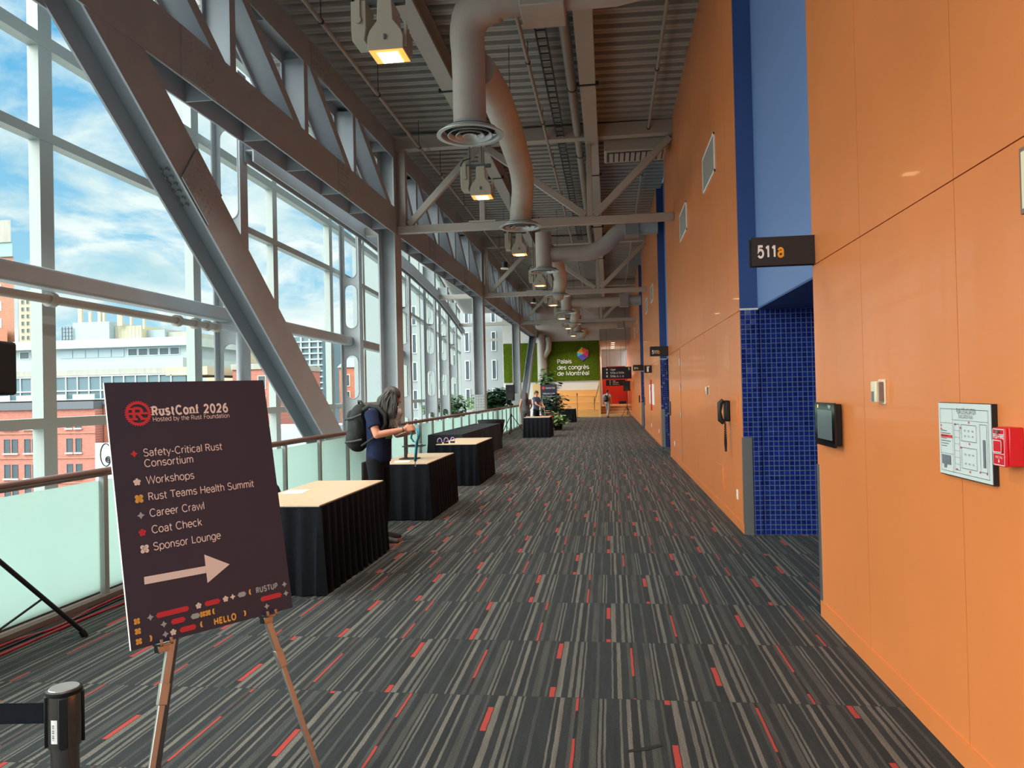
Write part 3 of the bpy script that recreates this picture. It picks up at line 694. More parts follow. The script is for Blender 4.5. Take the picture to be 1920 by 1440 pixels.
# slanting braces in the truss plane
t = thing('slanting_brace', 'massive grey slanting steel brace rising to the top left', 'brace', (XT, 14.5, -1.0), 'slanting braces under the truss')
member((5.9, 5.93), (16.0, -1.693), .56, t, 'shaft', stiff=0)
mb = MB()
d = Vector((11.5, -8.68)).normalized(); nn = Vector((-d.y, d.x))
c0 = Vector((5.9, 5.93))+d*2.7
for i in range(7):
    for j in (-3, -2, -1, 1, 2, 3):
        p = c0+d*(.09*i)+nn*(.075*j); bolts_plane(mb, XT+.014, [(p.x, p.y)])
pl = [c0-d*.06+nn*.27, c0-d*.06-nn*.27, c0+d*.62-nn*.27, c0+d*.62+nn*.27]
mb.add([(XT+.002, p.x, p.y) for p in pl]+[(XT+.016, p.x, p.y) for p in pl], [(0, 1, 2, 3), (4, 5, 6, 7), (0, 1, 5, 4), (1, 2, 6, 5), (2, 3, 7, 6), (3, 0, 4, 7)])
mb.build('splice_plate', 'truss_paint', t, smooth=False)
mb = MB()
wn_ = -nn
for side in (0, 1):
    xa = XT-.08-side*.2; mb = MB()
    for i in range(6):
        for j in range(2):
            p = c0+d*(.1*i)+wn_*.02; q = p+wn_*.03
            mb.cyl((xa-.08*j, p.x, p.y), (xa-.08*j, q.x, q.y), .028, .022, 8)
    mb.build('web_bolts', 'bolt_paint', t)
t = thing('slanting_brace', 'distant slanting grey brace crossing in front of the left moss panel', 'brace', (XT, 38, -1.0), 'slanting braces under the truss')
member((49.6, 5.6), (40.7, -.65), .56, t, 'shaft')
# struts from columns to facade fins
sl_ = {1: 'short grey strut from the nearest column to the facade', 2: 'grey strut from the second column to the facade', 3: 'grey strut from the third column to the facade', 4: 'grey strut from the farthest column to the facade'}
for k in range(1, 5):
    o = MB().box(fx(CY[k])+.17, XT-DX, CY[k]-.09, CY[k]+.09, 5.28, 5.46).build('tie_strut', 'steel_frame', bevel=.012); tag(o, sl_[k], 'strut', 'struts between columns and fins')
# cross frames at the column lines
cf = {1: 'nearest grey cross truss spanning from column to orange wall', 2: 'second grey cross truss spanning to the orange wall', 3: 'third grey cross truss spanning to the orange wall', 4: 'farthest grey cross truss, above the moss wall'}
for k in range(1, 5):
    y = CY[k]; t = thing('cross_truss', cf[k], 'truss', (XT, y, 5.27), 'cross trusses at the columns')
    MB().box(XT+.001, XW, y-.08, y+.08, 5.30, 5.47).build('bottom_chord', 'steel_frame', t, bevel=.012)
    MB().box(XT+.001, XW, y-.12, y+.12, 7.18, 7.46).build('top_chord', 'steel_frame', t)
    for a, b in (((-4.38, 5.5), (-2.78, 7.15)), ((-2.62, 7.15), (-.42, 5.5)), ((-.22, 5.5), (XW-.05, 7.1))):
        MB().bar((a[0], y, a[1]), (b[0], y, b[1]), .12, .15, up=(0, 0, 1)).build('diagonal', 'steel_frame', t, bevel=.01)
    for x in (-2.7, -.32): MB().box(x-.06, x+.06, y-.06, y+.06, 5.47, 7.18).build('post', 'steel_frame', t, bevel=.01)
    MB().box(-3.0, -2.4, y-.1, y+.1, 5.46, 5.5).build('gusset', 'steel_frame', t)
    MB().box(-4.56, -4.44, y-.09, y+.09, 5.47, 7.18).build('end_post', 'steel_frame', t)
# longitudinal beams under the deck
for (x, nm, z0) in ((-2.72, 'long grey roof beam running above the floodlights', 7.12), (-.25, 'long grey roof beam right of the round ducts', 7.05)):
    t = thing('roof_beam', nm, 'beam', (x, YB, z0))
    MB().box(x-.14, x+.14, YB, 50.4, z0, z0+.03).build('bottom_flange', 'steel_frame', t, smooth=False)
    MB().box(x-.012, x+.012, YB, 50.4, z0+.03, 7.5).build('web', 'steel_frame', t, smooth=False)
    MB().box(x-.14, x+.14, YB, 50.4, 7.47, 7.5).build('top_flange', 'steel_frame', t, smooth=False)
    for y in (13.35, 19.0, 25.0, 31.0): MB().box(x-.2, x+.2, y-.02, y+.02, z0-.02, z0+.05).build('clamp', 'dark_metal', t)
# ------------------------------------------------------------------ air ducts with round ceiling diffusers
def arc(p0, p1, p2, n=8):
    p0, p1, p2 = map(Vector, (p0, p1, p2)); return [p0*(1-t)**2+p1*2*t*(1-t)+p2*t*t for t in [i/n for i in range(n+1)]]
def diffuser(parent, x, y, z):
    d = MB().lathe([(.235, .17), (.25, .12), (.40, .045), (.45, .012), (.45, 0), (.39, .0), (.375, .03), (.37, .07)], (x, y, z), 40).build('air_diffuser', 'diffuser', parent)
    MB().lathe([(.292, .012), (.305, .0), (.292, -.002), (.262, .03), (.255, .05), (.266, .045)], (x, y, z-.0), 40).build('cone_ring', 'diffuser', d)
    MB().lathe([(.186, .012), (.198, .0), (.186, -.004), (.156, .03), (.149, .05), (.16, .045)], (x, y, z), 36).build('cone_ring', 'diffuser', d)
    MB().lathe([(.0, .03), (.05, .028), (.085, .012), (.10, -.002), (.09, -.006), (.05, .015), (0, .02)], (x, y, z), 28).build('cone_ring', 'diffuser', d)
    MB().cyl((x, y, z+.075), (x, y, z+.08), .365, n=28).build('throat_shade', 'black_matte', d)  # black disc standing in for the shade inside the duct opening
    mb = MB()
    for a in range(4):
        c, s_ = math.cos(a*math.pi/2+.4), math.sin(a*math.pi/2+.4); mb.bar((x+.03*c, y+.03*s_, z+.06), (x+.36*c, y+.36*s_, z+.06), .012, .012)
    mb.build('spider', 'dark_metal', d)
dl = ['round air duct overhead with the nearest large diffuser', 'second round air duct, curving down from the blue stripe', 'third round air duct with a straight horizontal feed', 'farthest round air duct near the moss wall']
R = .225
for j in range(4):
    y1 = 10.0+11.7*j; y2 = y1+5.85; x = -1.77; zd = 5.12
    t = thing('supply_duct', dl[j], 'air duct', (x, y1, zd), 'round supply ducts')
    if j == 0:
        path = [(1.47, y1-.3, 7.0), (-.5, y1-.3, 6.95)]
        MB().tube([(1.47, y1-.2, 6.98), (.9, y1-.2, 6.98), (.2, y1-.2, 6.86), (-.55, y1-.2, 6.86)], .24, 24).build('wall_branch', 'duct', t)
        MB().box(-1.02, -.45, y1-.52, y1+.12, 6.55, 7.1).build('control_box', 'duct', t, bevel=.015)
        MB().tube([(-1.0, y1-.2, 6.84), (-1.3, y1-.2, 6.84)]+arc((-1.36, y1-.18, 6.83), (x-.06, y1-.1, 6.82), (x, y1, 6.25), 10)+[(x, y1, 5.9), (x, y1, zd+.12)], [.24, .25]+[.28]*4+[.27, .26, .25, .24, .235, .23, .23]+[.222, .222], 28).build('drop', 'duct', t)
        zr = 6.05
    else:
        zs = 5.62 if j == 1 else 5.55
        if j == 1: pts = [(x+.1, y1+.1, zs), (-.9, y1+.1, zs)]+arc((-.7, y1+.1, zs), (-.2, y1+.1, zs), (.1, y1+.1, zs+.3), 5)+arc((.2, y1+.1, zs+.4), (.45, y1+.1, zs+.68), (.8, y1+.1, zs+.68), 5)+[(1.47, y1+.1, zs+.68)]
        else: pts = [(x+.1, y1+.1, zs), (-.6, y1+.1, zs), (1.47, y1+.1, zs+.05)]
        MB().tube(pts, R, 24).build('wall_branch', 'duct', t)
        zb = pts[-1][2]; MB().box(.55, .95, y1-.16, y1+.36, zb-.27, zb+.27).build('control_box', 'duct_metal', t, bevel=.01)
        MB().tube([(x, y1, zs+.62), (x, y1, zs), (x, y1, zd+.12)], .235, 28).build('drop', 'duct', t)
        zr = zs+.1
    run = [(x+.12, y1+.15, zr+.02), (-1.56, y1+1.0, zr), (-1.54, y1+2.6, zr-.05), (-1.56, y1+4.2, zr-.12)]+arc((-1.58, y2-1.3, zr-.15), (-1.66, y2-.15, zr-.14), (x+.01, y2, zr-.55), 8)+[(x, y2, zd+.12)]
    MB().tube(run, R, 28).build('run', 'duct', t)
    diffuser(t, x, y1, zd); diffuser(t, x, y2, zd+.02)
    mb = MB()
    for yy in (y1+2.6,): mb.cyl((-1.54, yy, zr), (-1.54, yy, 7.5), .006, n=6)
    mb.build('hanger', 'dark_metal', t)

# ------------------------------------------------------------------ floodlights
def floodlight(k):
    x, y, z = -2.2, 7.7+5.85*k, 5.22
    if k < 0: nm = ['third added grey floodlight, unseen behind the viewer', 'second added grey floodlight, unseen behind the viewer', 'added grey floodlight, unseen straight above the viewer'][k+3]
    else: nm = ['nearest', 'second', 'third', 'fourth', 'fifth', 'sixth', 'seventh', 'eighth'][k]
    pos = '' if k < 0 else ['in front of the nearest diffuser', 'just below the nearest diffuser', 'under the near cross truss', 'below the duct that curves to the wall', 'right beside the second cross truss', 'hanging past the second cross truss', 'near the third cross truss', 'above the moss wall'][k]
    t = thing('floodlight', nm if k < 0 else '%s lit grey floodlight in the ceiling row, %s' % (nm, pos), 'lamp', (x, y, z), 'ceiling floodlights in a row')
    w = .19
    pl = [(-w, 0), (w, 0), (w, .13), (.165, .20), (.085, .30), (.075, .52), (-.075, .52), (-.085, .30), (-.165, .20), (-w, .13)]
    h = MB().prism(pl, lambda u, v, d_: (x+u, y+d_, z+v), -.17, .17).build('housing', 'lamp_body', t, bevel=.008, smooth=False)
    mb = MB()
    for i in range(5): mb.box(x+.19, x+.215, y-.13+.06*i, y-.115+.06*i, z+.03, z+.30-.02*i)
    mb.build('cooling_fin', 'lamp_body', h)
    MB().box(x-.012, x+.012, y-.19, y-.17, z+.10, z+.15).build('latch', 'lamp_grey', h)
    MB().quad((x-w+.01, y-.16, z-.002), (x+w-.01, y-.16, z-.002), (x+w-.01, y+.16, z-.002), (x-w+.01, y+.16, z-.002)).build('reflector', 'lamp_rim', t, smooth=False, fix=False)
    MB().quad((x-.11, y-.10, z-.006), (x+.11, y-.10, z-.006), (x+.11, y+.15, z-.006), (x-.11, y+.15, z-.006)).build('lens', 'lamp_lens', t, smooth=False, fix=False)
    mb = MB()
    for i in range(3): mb.box(x-w+.01, x-.11, y-.08+.08*i, y-.077+.08*i, z-.004, z-.001); mb.box(x+.11, x+w-.01, y-.08+.08*i, y-.077+.08*i, z-.004, z-.001)
    b = MB().prism([(-.07, 0), (.06, -.0), (.08, .12), (.08, .42), (-.08, .42), (-.08, .12)], lambda u, v, d_: (x-.29+u, y+d_, z+.12+v), -.14, .14).build('ballast_box', 'lamp_body', t, bevel=.008, smooth=False)
    MB().cyl((x-.29, y-.145, z+.33), (x-.29, y-.165, z+.33), .035, n=16).build('pivot', 'lamp_body', b)
    MB().box(x-.315, x-.265, y-.16, y-.145, z+.33, z+.60).build('yoke', 'lamp_body', t, bevel=.004)
    MB().box(x-.34, x+.17, y-.03, y+.03, z+.54, z+.60).build('mounting_rail', 'lamp_grey', t)
    mb = MB(); mb.cyl((x-.22, y, z+.6), (x-.22, y, 7.6), .012, n=8); mb.build('hanger_rod', 'lamp_grey', t)
    mb = MB(); mb.cyl((x+.0, y, z+.6), (x+.0, y, 7.6), .012, n=8); mb.build('hanger_rod', 'lamp_grey', t)
    MB().tube([(x-.33, y-.05, z+.50), (x-.38, y-.06, z+.58), (x-.33, y-.03, z+.68), (x-.2, y, z+.72)], .01, 6).build('cable', 'cable_black', t)
    ld = bpy.data.lights.new('floodlight_beam', 'AREA'); ld.shape = 'SQUARE'; ld.size = .24; ld.energy = LAMP_W; ld.color = (1.0, .87, .71); ld.spread = math.radians(130)
    lo = bpy.data.objects.new('floodlight_beam', ld); COL.objects.link(lo); lo.location = (0, 0, -.02); lo.parent = t
for k in range(-3, 8): floodlight(k)  # negative ones are unseen, added to light the sign board

# ------------------------------------------------------------------ pipes, tray, speakers, heater under the deck
def pipe(lab, pts, r, m='pipe', hang=(), name='sprinkler_pipe', cat='pipe'):
    t = thing(name, lab, cat, pts[0]); MB().tube(pts, r, 10).build('pipe', m, t)
    for y in hang:
        for i in range(len(pts)-1):
            a, b = Vector(pts[i]), Vector(pts[i+1])
            if a.y <= y <= b.y:
                p = a.lerp(b, (y-a.y)/(b.y-a.y)); MB().cyl(p, (p.x, p.y, 7.62), .007, n=6).build('hanger', 'dark_metal', t); MB().cyl((p.x, p.y-.02, p.z), (p.x, p.y+.02, p.z), r+.012, n=10).build('clamp', 'dark_metal', t)
    return t
pipe('thin grey sprinkler pipe slanting across the deck near the truss', [(-3.95, YB, 7.0), (-3.93, 50, 7.0)], .032, hang=(9.2, 10.3, 13.0, 15.9, 18, 21, 24, 28, 32))
pipe('thin sprinkler pipe between the air ducts and the cable tray', [(-1.22, YB, 7.2), (-1.22, 50, 7.2)], .032, hang=(9.0, 12.6, 15.5, 18.5, 22))
pipe('thin pale pipe under the deck close to the orange wall', [(.965, YB, 7.3), (.985, 45, 7.3)], .03, hang=(10.5, 13.5, 16.5, 20))
pipe('thick grey drain pipe hugging the right roof beam', [(-.55, YB, 7.28), (-.55, 19.4, 7.28), (-.55, 30, 7.2)], .085, hang=(9.2, 14.0, 18.0), name='drain_pipe')
t = thing('cable_tray', 'grey wire cable tray hung under the deck beside the drain pipe', 'cable tray', (-.95, 10, 7.1))
for x in (-1.0, -.84): MB().bar((x, YB, 7.25), (x, 28, 7.25), .02, .06).build('side_rail', 'dark_metal', t)
y = 4.3
while y < 28: MB().bar((-1.0, y, 7.235), (-.84, y, 7.235), .016, .016).build('rung', 'dark_metal', t); y += .27
t = thing('air_unit', 'pale louvred air unit hung under the deck by the orange wall', 'air unit', (.72, 17.0, 6.9))
MB().box(.02, 1.38, 16.85, 17.75, 6.95, 7.22).build('casing', 'steel_frame', t, bevel=.02)
mb = MB()
for i in range(10): mb.box(.13+.12*i, .215+.12*i, 17.0, 17.6, 6.925, 6.955)
mb.build('louvre', 'steel_frame', t)
for q, y in ((.1, 16.95), (1.3, 16.95), (.1, 17.65), (1.3, 17.65)): MB().cyl((q, y, 7.2), (q, y, 7.62), .01, n=6).build('hanger', 'dark_metal', t)
MB().box(.08, 1.32, 16.94, 17.66, 6.948, 6.952).build('dark_slot', 'dark_metal', t)
for i, (x, y, z) in enumerate(((-3.22, 24.0, 5.66), (-3.2, 33.06, 5.6))):
    t = thing('pendant_speaker', ['nearer', 'farther'][i]+' small black pendant speaker hanging on a thin wire', 'speaker', (x, y, z), 'pendant speakers')
    MB().cyl((x, y, z), (x, y, z+.19), .10, .09, n=20).build('body', 'black', t); MB().cyl((x, y, z-.03), (x, y, z), .13, n=20).build('grille', 'white', t); MB().cyl((x, y, z+.19), (x, y, 7.6), .005, n=6).build('wire', 'dark_metal', t)
# ------------------------------------------------------------------ things on the orange wall
def onwall(u, v): return (XW, u, v)
def wbox(name, m, t, y0, y1, z0, z1, d0, d1, bevel=0.0): return MB().box(XW-d0, XW-d1, y0, y1, z0, z1).build(name, m, t, bevel=bevel)
UXW, UYW = (0, -1, 0), (0, 0, 1)      # reading direction on the wall: towards the camera is to the right
for i, (yn, s1, s2) in enumerate(((5.62, '511', 'a'), (19.1, '511', 'b'), (32.55, '511', 'c'))):
    z0, z1 = 2.525, 2.73; x0 = XW-.45
    lab = ['black projecting room sign reading 511a', 'black projecting room sign reading 511b', 'small distant black projecting room sign reading 511c'][i]
    if i: z0, z1 = 2.49, 2.73
    t = thing('room_sign', lab, 'sign', (XW, yn, z0), 'projecting room signs')
    MB().box(x0+.012, XW-.002, yn, yn+.012, z0, z1).build('front_panel', 'sign_black', t)
    MB().box(x0, XW-.002, yn+.03, yn+.042, z0-.006, z1-.01).build('rear_panel', 'sign_black', t)
    MB().box(x0+.05, XW, yn+.012, yn+.03, z0+.04, z1-.04).build('spacer', 'dark_metal', t)
    text('room_number', s1, .115, 'white_print', t, (x0+.05, yn, z0+.06), (1, 0, 0), (0, 0, 1), bold=.07, width=.138)
    text('room_letter', s2, .115, 'sign_amber', t, (x0+.192, yn, z0+.06), (1, 0, 0), (0, 0, 1), bold=.07, width=.048)
# room booking tablet
t = thing('booking_tablet', 'black glossy room booking screen on the orange wall by the near portal', 'screen', (XW, 5.28, 1.25))
wbox('body', 'black', t, 5.10, 5.46, 1.262, 1.532, .05, 0, .006); wbox('bezel', 'black_gloss', t, 5.05, 5.51, 1.252, 1.54, .06, .05)
wbox('screen', 'screen', t, 5.11, 5.45, 1.295, 1.49, .0605, .059)
text('heading', 'Viger', .028, 'white_print', t, (XW-.061, 5.19, 1.508), UXW, UYW); poly2d('emblem', [[(0, 0), (.022, 0), (.022, .022), (0, .022)]], 'lamp_rim', t, (XW-.061, 5.44, 1.503), UXW, UYW)
for (y, z, lab, k) in ((4.345, 1.55, 'cream wall thermostat with a grey screen, above and left of the evacuation plan', 1.0), (11.6, 1.56, 'small cream thermostat left of the black wall phone', 1.0)):
    t = thing('thermostat', lab, 'thermostat', (XW, y, z), 'thermostats on the orange wall')
    wbox('back_plate', 'cream', t, y-.05, y+.045, z-.005, z+.13, .012, 0, .003); wbox('body', 'cream', t, y-.03, y+.05, z+.005, z+.12, .05, .012, .006)
    wbox('display', 'grey_plastic', t, y-.005, y+.035, z+.01, z+.065, .052, .05); wbox('label_strip', 'rail_brown', t, y-.045, y-.03, z+.01, z+.115, .035, .012)
# evacuation plan
t = thing('evacuation_plan', 'framed white evacuation plan beside the red fire alarm', 'plan', (XW, 3.36, 1.25))
y0, y1, z0, z1 = 3.128, 3.60, 1.25, 1.566
wbox('frame', 'black', t, y0, y1, z0, z1, .02, 0); wbox('sheet', 'planter_white', t, y0+.006, y1, z0+.004, z1-.002, .022, .02)
def plan(u, v): return (XW-.0235, y1-u, z0+v)           # u to the right, v up
Wd, Ht = y1-y0, z1-z0
def pr(u0, v0, u1, v1): return [(u0*Wd, v0*Ht), (u1*Wd, v0*Ht), (u1*Wd, v1*Ht), (u0*Wd, v1*Ht)]
def ol(u0, v0, u1, v1, w=.004): return [pr(u0, v0, u1, v0+w*1.4), pr(u0, v1-w*1.4, u1, v1), pr(u0, v0, u0+w, v1), pr(u1-w, v0, u1, v1)]
o_ = plan(0, 0); lines = ol(.04, .06, .95, .92)+[pr(.29, .06, .293, .92), pr(.29, .77, .95, .774), pr(.04, .72, .29, .724), pr(.04, .30, .29, .304)]
lines += ol(.32, .10, .43, .72)+ol(.46, .50, .74, .72)+ol(.46, .14, .74, .42)+ol(.80, .14, .92, .74)
for i in range(6): lines += [pr(.32, .18+.09*i, .43, .183+.09*i)]
for i in range(7): lines += [pr(.06, .40+.035*i, .17+.08*((i*7) % 3)/2, .408+.035*i)]
for i in range(3):
    for j in range(2): lines += ol(.52+.07*i, .20+.12*j, .545+.07*i, .22+.12*j, .003)+ol(.52+.07*i, .56+.07*j, .545+.07*i, .58+.07*j, .003)
poly2d('line_drawing', lines, 'print_dark', t, o_, UXW, UYW)
for q in ([pr(.06, .15, .24, .28), pr(.10, .10, .15, .15)], [pr(.85, .2, .89, .55)]): poly2d('floor_shading', q, 'grey_plastic', t, o_, UXW, UYW)
poly2d('red_marks', [pr(.05, .52, .28, .56)]+[pr(a, b, a+.018, b+.025) for a, b in ((.34, .70), (.44, .66), (.44, .4), (.6, .74), (.6, .46), (.78, .12), (.9, .12), (.6, .1), (.05, .62), (.05, .67), (.35, .1))], 'red_text', t, o_, UXW, UYW)
text('heading', "PLAN D'ÉVACUATION", .03, 'print_dark', t, plan(.38*Wd, .86*Ht), UXW, UYW, width=.17)
text('subheading', 'EVACUATION PLAN', .02, 'print_dark', t, plan(.42*Wd, .80*Ht), UXW, UYW, width=.125)
# fire alarm pull station
t = thing('fire_alarm', 'red fire alarm pull station reading FEU-FIRE', 'fire alarm', (XW, 3.0, 1.34))
y0, y1, z0, z1 = 2.949, 3.04, 1.34, 1.482
wbox('back_box', 'red_alarm', t, y0-.004, y1-.002, z0+.002, z1+.002, .05, 0, .004); wbox('front_plate', 'red_alarm', t, y0, y1, z0, z1, .062, .05, .003); wbox('pull_bar', 'red_alarm', t, y0+.015, y1-.015, z0+.05, z0+.095, .068, .062, .003)
def bx2(u0, v0, u1, v1, w=.0025): return [[(u0, v0), (u1, v0), (u1, v0+w), (u0, v0+w)], [(u0, v1-w), (u1, v1-w), (u1, v1), (u0, v1)], [(u0, v0), (u0+w, v0), (u0+w, v1), (u0, v1)], [(u1-w, v0), (u1, v0), (u1, v1), (u1-w, v1)]]
poly2d('white_outline', bx2(.004, .004, .087, .138)+[[(.006, .046), (.086, .046), (.086, .048), (.006, .048)], [(.045, .012), (.051, .020), (.039, .020)], [(.043, .02), (.047, .02), (.047, .028), (.043, .028)]], 'white_print', t, (XW-.0625, y1, z0), UXW, UYW)
poly2d('window_outline', bx2(.014, .052, .077, .097), 'white_print', t, (XW-.0685, y1, z0), UXW, UYW)
text('lettering', 'FEU-FIRE', .022, 'white_print', t, (XW-.0625, y1-.008, z0+.103), UXW, UYW, bold=.05, width=.076)
text('lettering', 'TIREZ  PULL', .011, 'pink_print', t, (XW-.0625, y1-.02, z0+.03), UXW, UYW, width=.052)
MB().cyl((XW-.062, y1-.046, z0+.128), (XW-.07, y1-.046, z0+.128), .008, n=14).build('key_lock', 'chrome', t)
# phone
t = thing('wall_phone', 'black wall telephone with a dangling curly cord', 'telephone', (XW, 9.60, 1.2))
wbox('base', 'black', t, 9.60, 9.74, 1.24, 1.50, .07, 0, .02)
MB().tube([(XW-.085, 9.60, 1.225), (XW-.125, 9.60, 1.265), (XW-.135, 9.60, 1.36), (XW-.125, 9.60, 1.465), (XW-.085, 9.60, 1.505)], [.03, .036, .024, .036, .03], 12).build('handset', 'black', t)
mb = MB(); pts = []
for i in range(170):
    u = i/169; yy = 9.60+.05*math.sin(u*math.pi*2)*(1-.2*u); zz = 1.235-.30*math.sin(u*math.pi)**.8
    pts.append((XW-.07+.011*math.cos(i*1.25), yy+.011*math.sin(i*1.25), zz))
mb.tube(pts, .0048, 5).build('cord', 'black', t)
MB().cyl((XW-.07, 9.60, .94), (XW-.07, 9.60, .87), .016, .012, 10).build('knot', 'black', t)
def wallplate(name, lab, cat, y0, y1, z0, z1, m, d=.012, group=None):
    o = wbox(name, m, None, y0, y1, z0, z1, d, 0, .003); return tag(o, lab, cat, group)
wallplate('cover_plate', 'orange painted cover plate right of the wall phone', 'cover plate', 9.03, 9.56, 1.21, 1.57, 'orange')
wallplate('cover_plate', 'orange painted low access flap below the wall phone', 'cover plate', 10.3, 10.9, .30, .62, 'orange')
for i, (y, lab) in enumerate(((9.24, 'white power outlet low on the wall beside the near steel corner guard'), (17.9, 'white power outlet low on the wall beside the closed orange door'), (23.4, 'white power outlet low on the wall beside the second blue portal'), (27.5, 'white power outlet low on the wall beyond the second blue portal'))):
    t = thing('power_outlet', lab, 'outlet', (XW, y, .34), 'white wall outlets'); wbox('plate', 'white', t, y-.04, y+.04, .335, .45, .008, 0, .002)
    for z in (.365, .415): wbox('socket', 'cream', t, y-.018, y+.018, z-.015, z+.015, .011, .008)
# steel corner guards
gl_ = [(8.80, 1, 'tall stainless corner guard on the far side of the near portal'), (5.70, 0, 'stainless corner guard on the near side of the 511a portal'), (22.25, 1, 'stainless corner guard on the far side of the 511b portal'), (35.7, 1, 'distant stainless corner guard on the far side of the 511c portal')]
for y, far, lab in gl_:
    mb = MB(); s_ = 1 if far else -1
    mb.box(XW-.004, XW+.001, y, y+s_*.05, .0, 1.09); mb.box(XW-.004, XW+.10, y-s_*.018, y-s_*.013, 0, 1.09)
    tag(mb.build('corner_guard', 'stainless'), lab, 'corner guard', 'stainless corner guards')
# air grilles
for i, (y, z) in enumerate(((11.0, 4.56), (14.7, 4.56), (25.3, 4.56), (29.0, 4.56), (38.5, 4.56), (42.5, 4.56))):
    if i == 0: lab = 'nearest white air grille high on the orange wall'
    else: lab = ['', 'second white air grille high on the orange wall', 'third white air grille high on the wall, past the second blue stripe', 'fourth white air grille high on the wall', 'fifth, distant white air grille high on the wall', 'farthest white air grille high on the wall'][i]
    t = thing('air_grille', lab, 'grille', (XW, y, z), 'white air grilles'); a, b, c, d_ = y-.62, y+.62, z, z+.53
    fr = MB(); fr.box(XW-.014, XW, a, b, c, c+.03).box(XW-.014, XW, a, b, d_-.03, d_).box(XW-.014, XW, a, a+.03, c, d_).box(XW-.014, XW, b-.03, b, c, d_); fr.build('frame', 'white', t)
    lv = MB()
    for q in range(24): lv.box(XW-.010, XW-.004, a+.03, b-.03, c+.035+q*.0195, c+.045+q*.0195)
    lv.box(XW-.003, XW-.001, a+.03, b-.03, c+.03, d_-.03); lv.build('louvre', 'steel_frame', t)
# flush doors
def door(n, y0, y1, hy, handle):
    t = thing('door_%d' % n, None, None, (XW, y0, 0)); t['kind'] = 'structure'
    mb = MB().box(XW-.003, XW, y0, y1, .01, 2.48); mb.build('leaf', 'orange', t)
    g = MB(); g.box(XW-.0035, XW, y0-.008, y0, 0, 2.49).box(XW-.0035, XW, y1, y1+.008, 0, 2.49).box(XW-.0035, XW, y0, y1, 2.48, 2.49); g.build('gap', 'orange_gap', t, smooth=False)
    for z in (.32, 1.08, 1.62, 2.15): MB().cyl((XW-.012, hy, z), (XW-.012, hy, z+.14), .011, n=10).build('hinge', 'stainless', t)
    MB().box(XW-.03, XW, handle-.06, handle+.06, 1.02, 1.36).build('pull_handle', 'black', t, bevel=.01); MB().box(XW-.034, XW-.03, handle-.02, handle+.02, 1.04, 1.34).build('inset', 'steel_frame', t)
door(1, 16.05, 18.9, 16.05, 18.8); door(2, 27.8, 32.3, 27.8, 32.1)
# far bits on the wall
t = thing('extinguisher_sign', 'small black fire extinguisher pictogram sign under the 511b sign', 'sign', (XW, 26.5, 2.26))
MB().box(XW-.26, XW, 26.5, 26.52, 2.24, 2.5).build('panel', 'sign_black', t)
poly2d('pictogram', [[(.09, .04), (.15, .04), (.15, .18), (.09, .18)], [(.09, .19), (.18, .19), (.18, .22), (.09, .22)]], 'white_print', t, (XW-.26, 26.5, 2.24), (1, 0, 0), (0, 0, 1))
t = thing('wall_poster', 'clear poster holder with a red vertical bar beyond the second blue portal', 'poster', (XW, 26.2, 1.2))
wbox('sheet', 'paper', t, 25.4, 28.4, 1.15, 1.85, .01, 0); MB().cyl((XW-.06, 26.2, .95), (XW-.06, 26.2, 2.0), .025, n=10).build('red_bar', 'red_wall', t)
o = wbox('card_reader', 'black', None, 37.2, 37.6, 1.05, 1.4, .05, 0, .01); tag(o, 'tiny distant black reader box past the 511c portal', 'card reader')
t = thing('wall_plaque', 'dark framed pale plaque cut off by the right edge, above the fire alarm', 'plaque', (XW, 2.7, 2.3))
wbox('frame', 'rail_brown', t, 2.50, 2.885, 2.24, 2.475, .02, 0, .003); wbox('panel', 'cream', t, 2.52, 2.868, 2.258, 2.458, .022, .02)
# ------------------------------------------------------------------ guard rail along the void
RX = -4.24
t = thing('guard_rail', 'glass guard rail with brown handrail along the left edge of the carpet', 'railing', (RX, 1.0, 0))
ya, yb = .2, 35.6
MB().tube([(RX+.01, ya, 1.075), (RX+.01, yb, 1.075)], .027, 14).build('handrail', 'rail_brown', t)
MB().box(RX-.02, RX+.01, ya, yb, 1.03, 1.055).build('rail_channel', 'rail_grey', t, smooth=False)
MB().box(RX-.05, RX+.05, ya, yb, .0, .045).build('bottom_channel', 'sill', t, bevel=.004)
k = 0; y = 1.1
while y < yb:
    MB().box(RX-.03, RX+.02, y-.028, y+.028, .04, 1.05).build('post', 'rail_grey', t, bevel=.003)
    MB().box(RX-.032, RX-.022, y+.035, y+1.165, .07, .995).build('glass_panel', 'frosted', t, smooth=False)
    y += 1.2
# red and black cables along the foot of the rail
def cable(lab, pts, m, r=.009):
    P = [Vector(p) for p in pts]; out = []
    for i in range(len(P)-1):
        p0 = P[max(i-1, 0)]; p1 = P[i]; p2 = P[i+1]; p3 = P[min(i+2, len(P)-1)]
        for q in range(8):
            u = q/8; out.append(.5*((2*p1)+(p2-p0)*u+(2*p0-5*p1+4*p2-p3)*u*u+(3*p1-p0-3*p2+p3)*u**3))
    out.append(P[-1]); o = MB().tube(out, r, 6).build('floor_cable', m); return tag(o, lab, 'cable', 'cables by the rail')
cable('red cable on the carpet lying closest to the rail foot', [(-4.10, 3.6, .009), (-4.14, 4.7, .009), (-4.06, 5.1, .009), (-4.13, 5.7, .009), (-4.14, 6.6, .009), (-4.13, 8.2, .009), (-4.14, 10, .009), (-4.1, 12, .009)], 'cable_red')
cable('red cable on the carpet swinging out from the rail foot', [(-3.98, 3.6, .009), (-4.0, 4.7, .009), (-4.0, 5.3, .009), (-3.97, 5.8, .009), (-4.04, 6.2, .009), (-3.9, 6.6, .009), (-4.05, 8.2, .009), (-4.08, 10, .009)], 'cable_red')
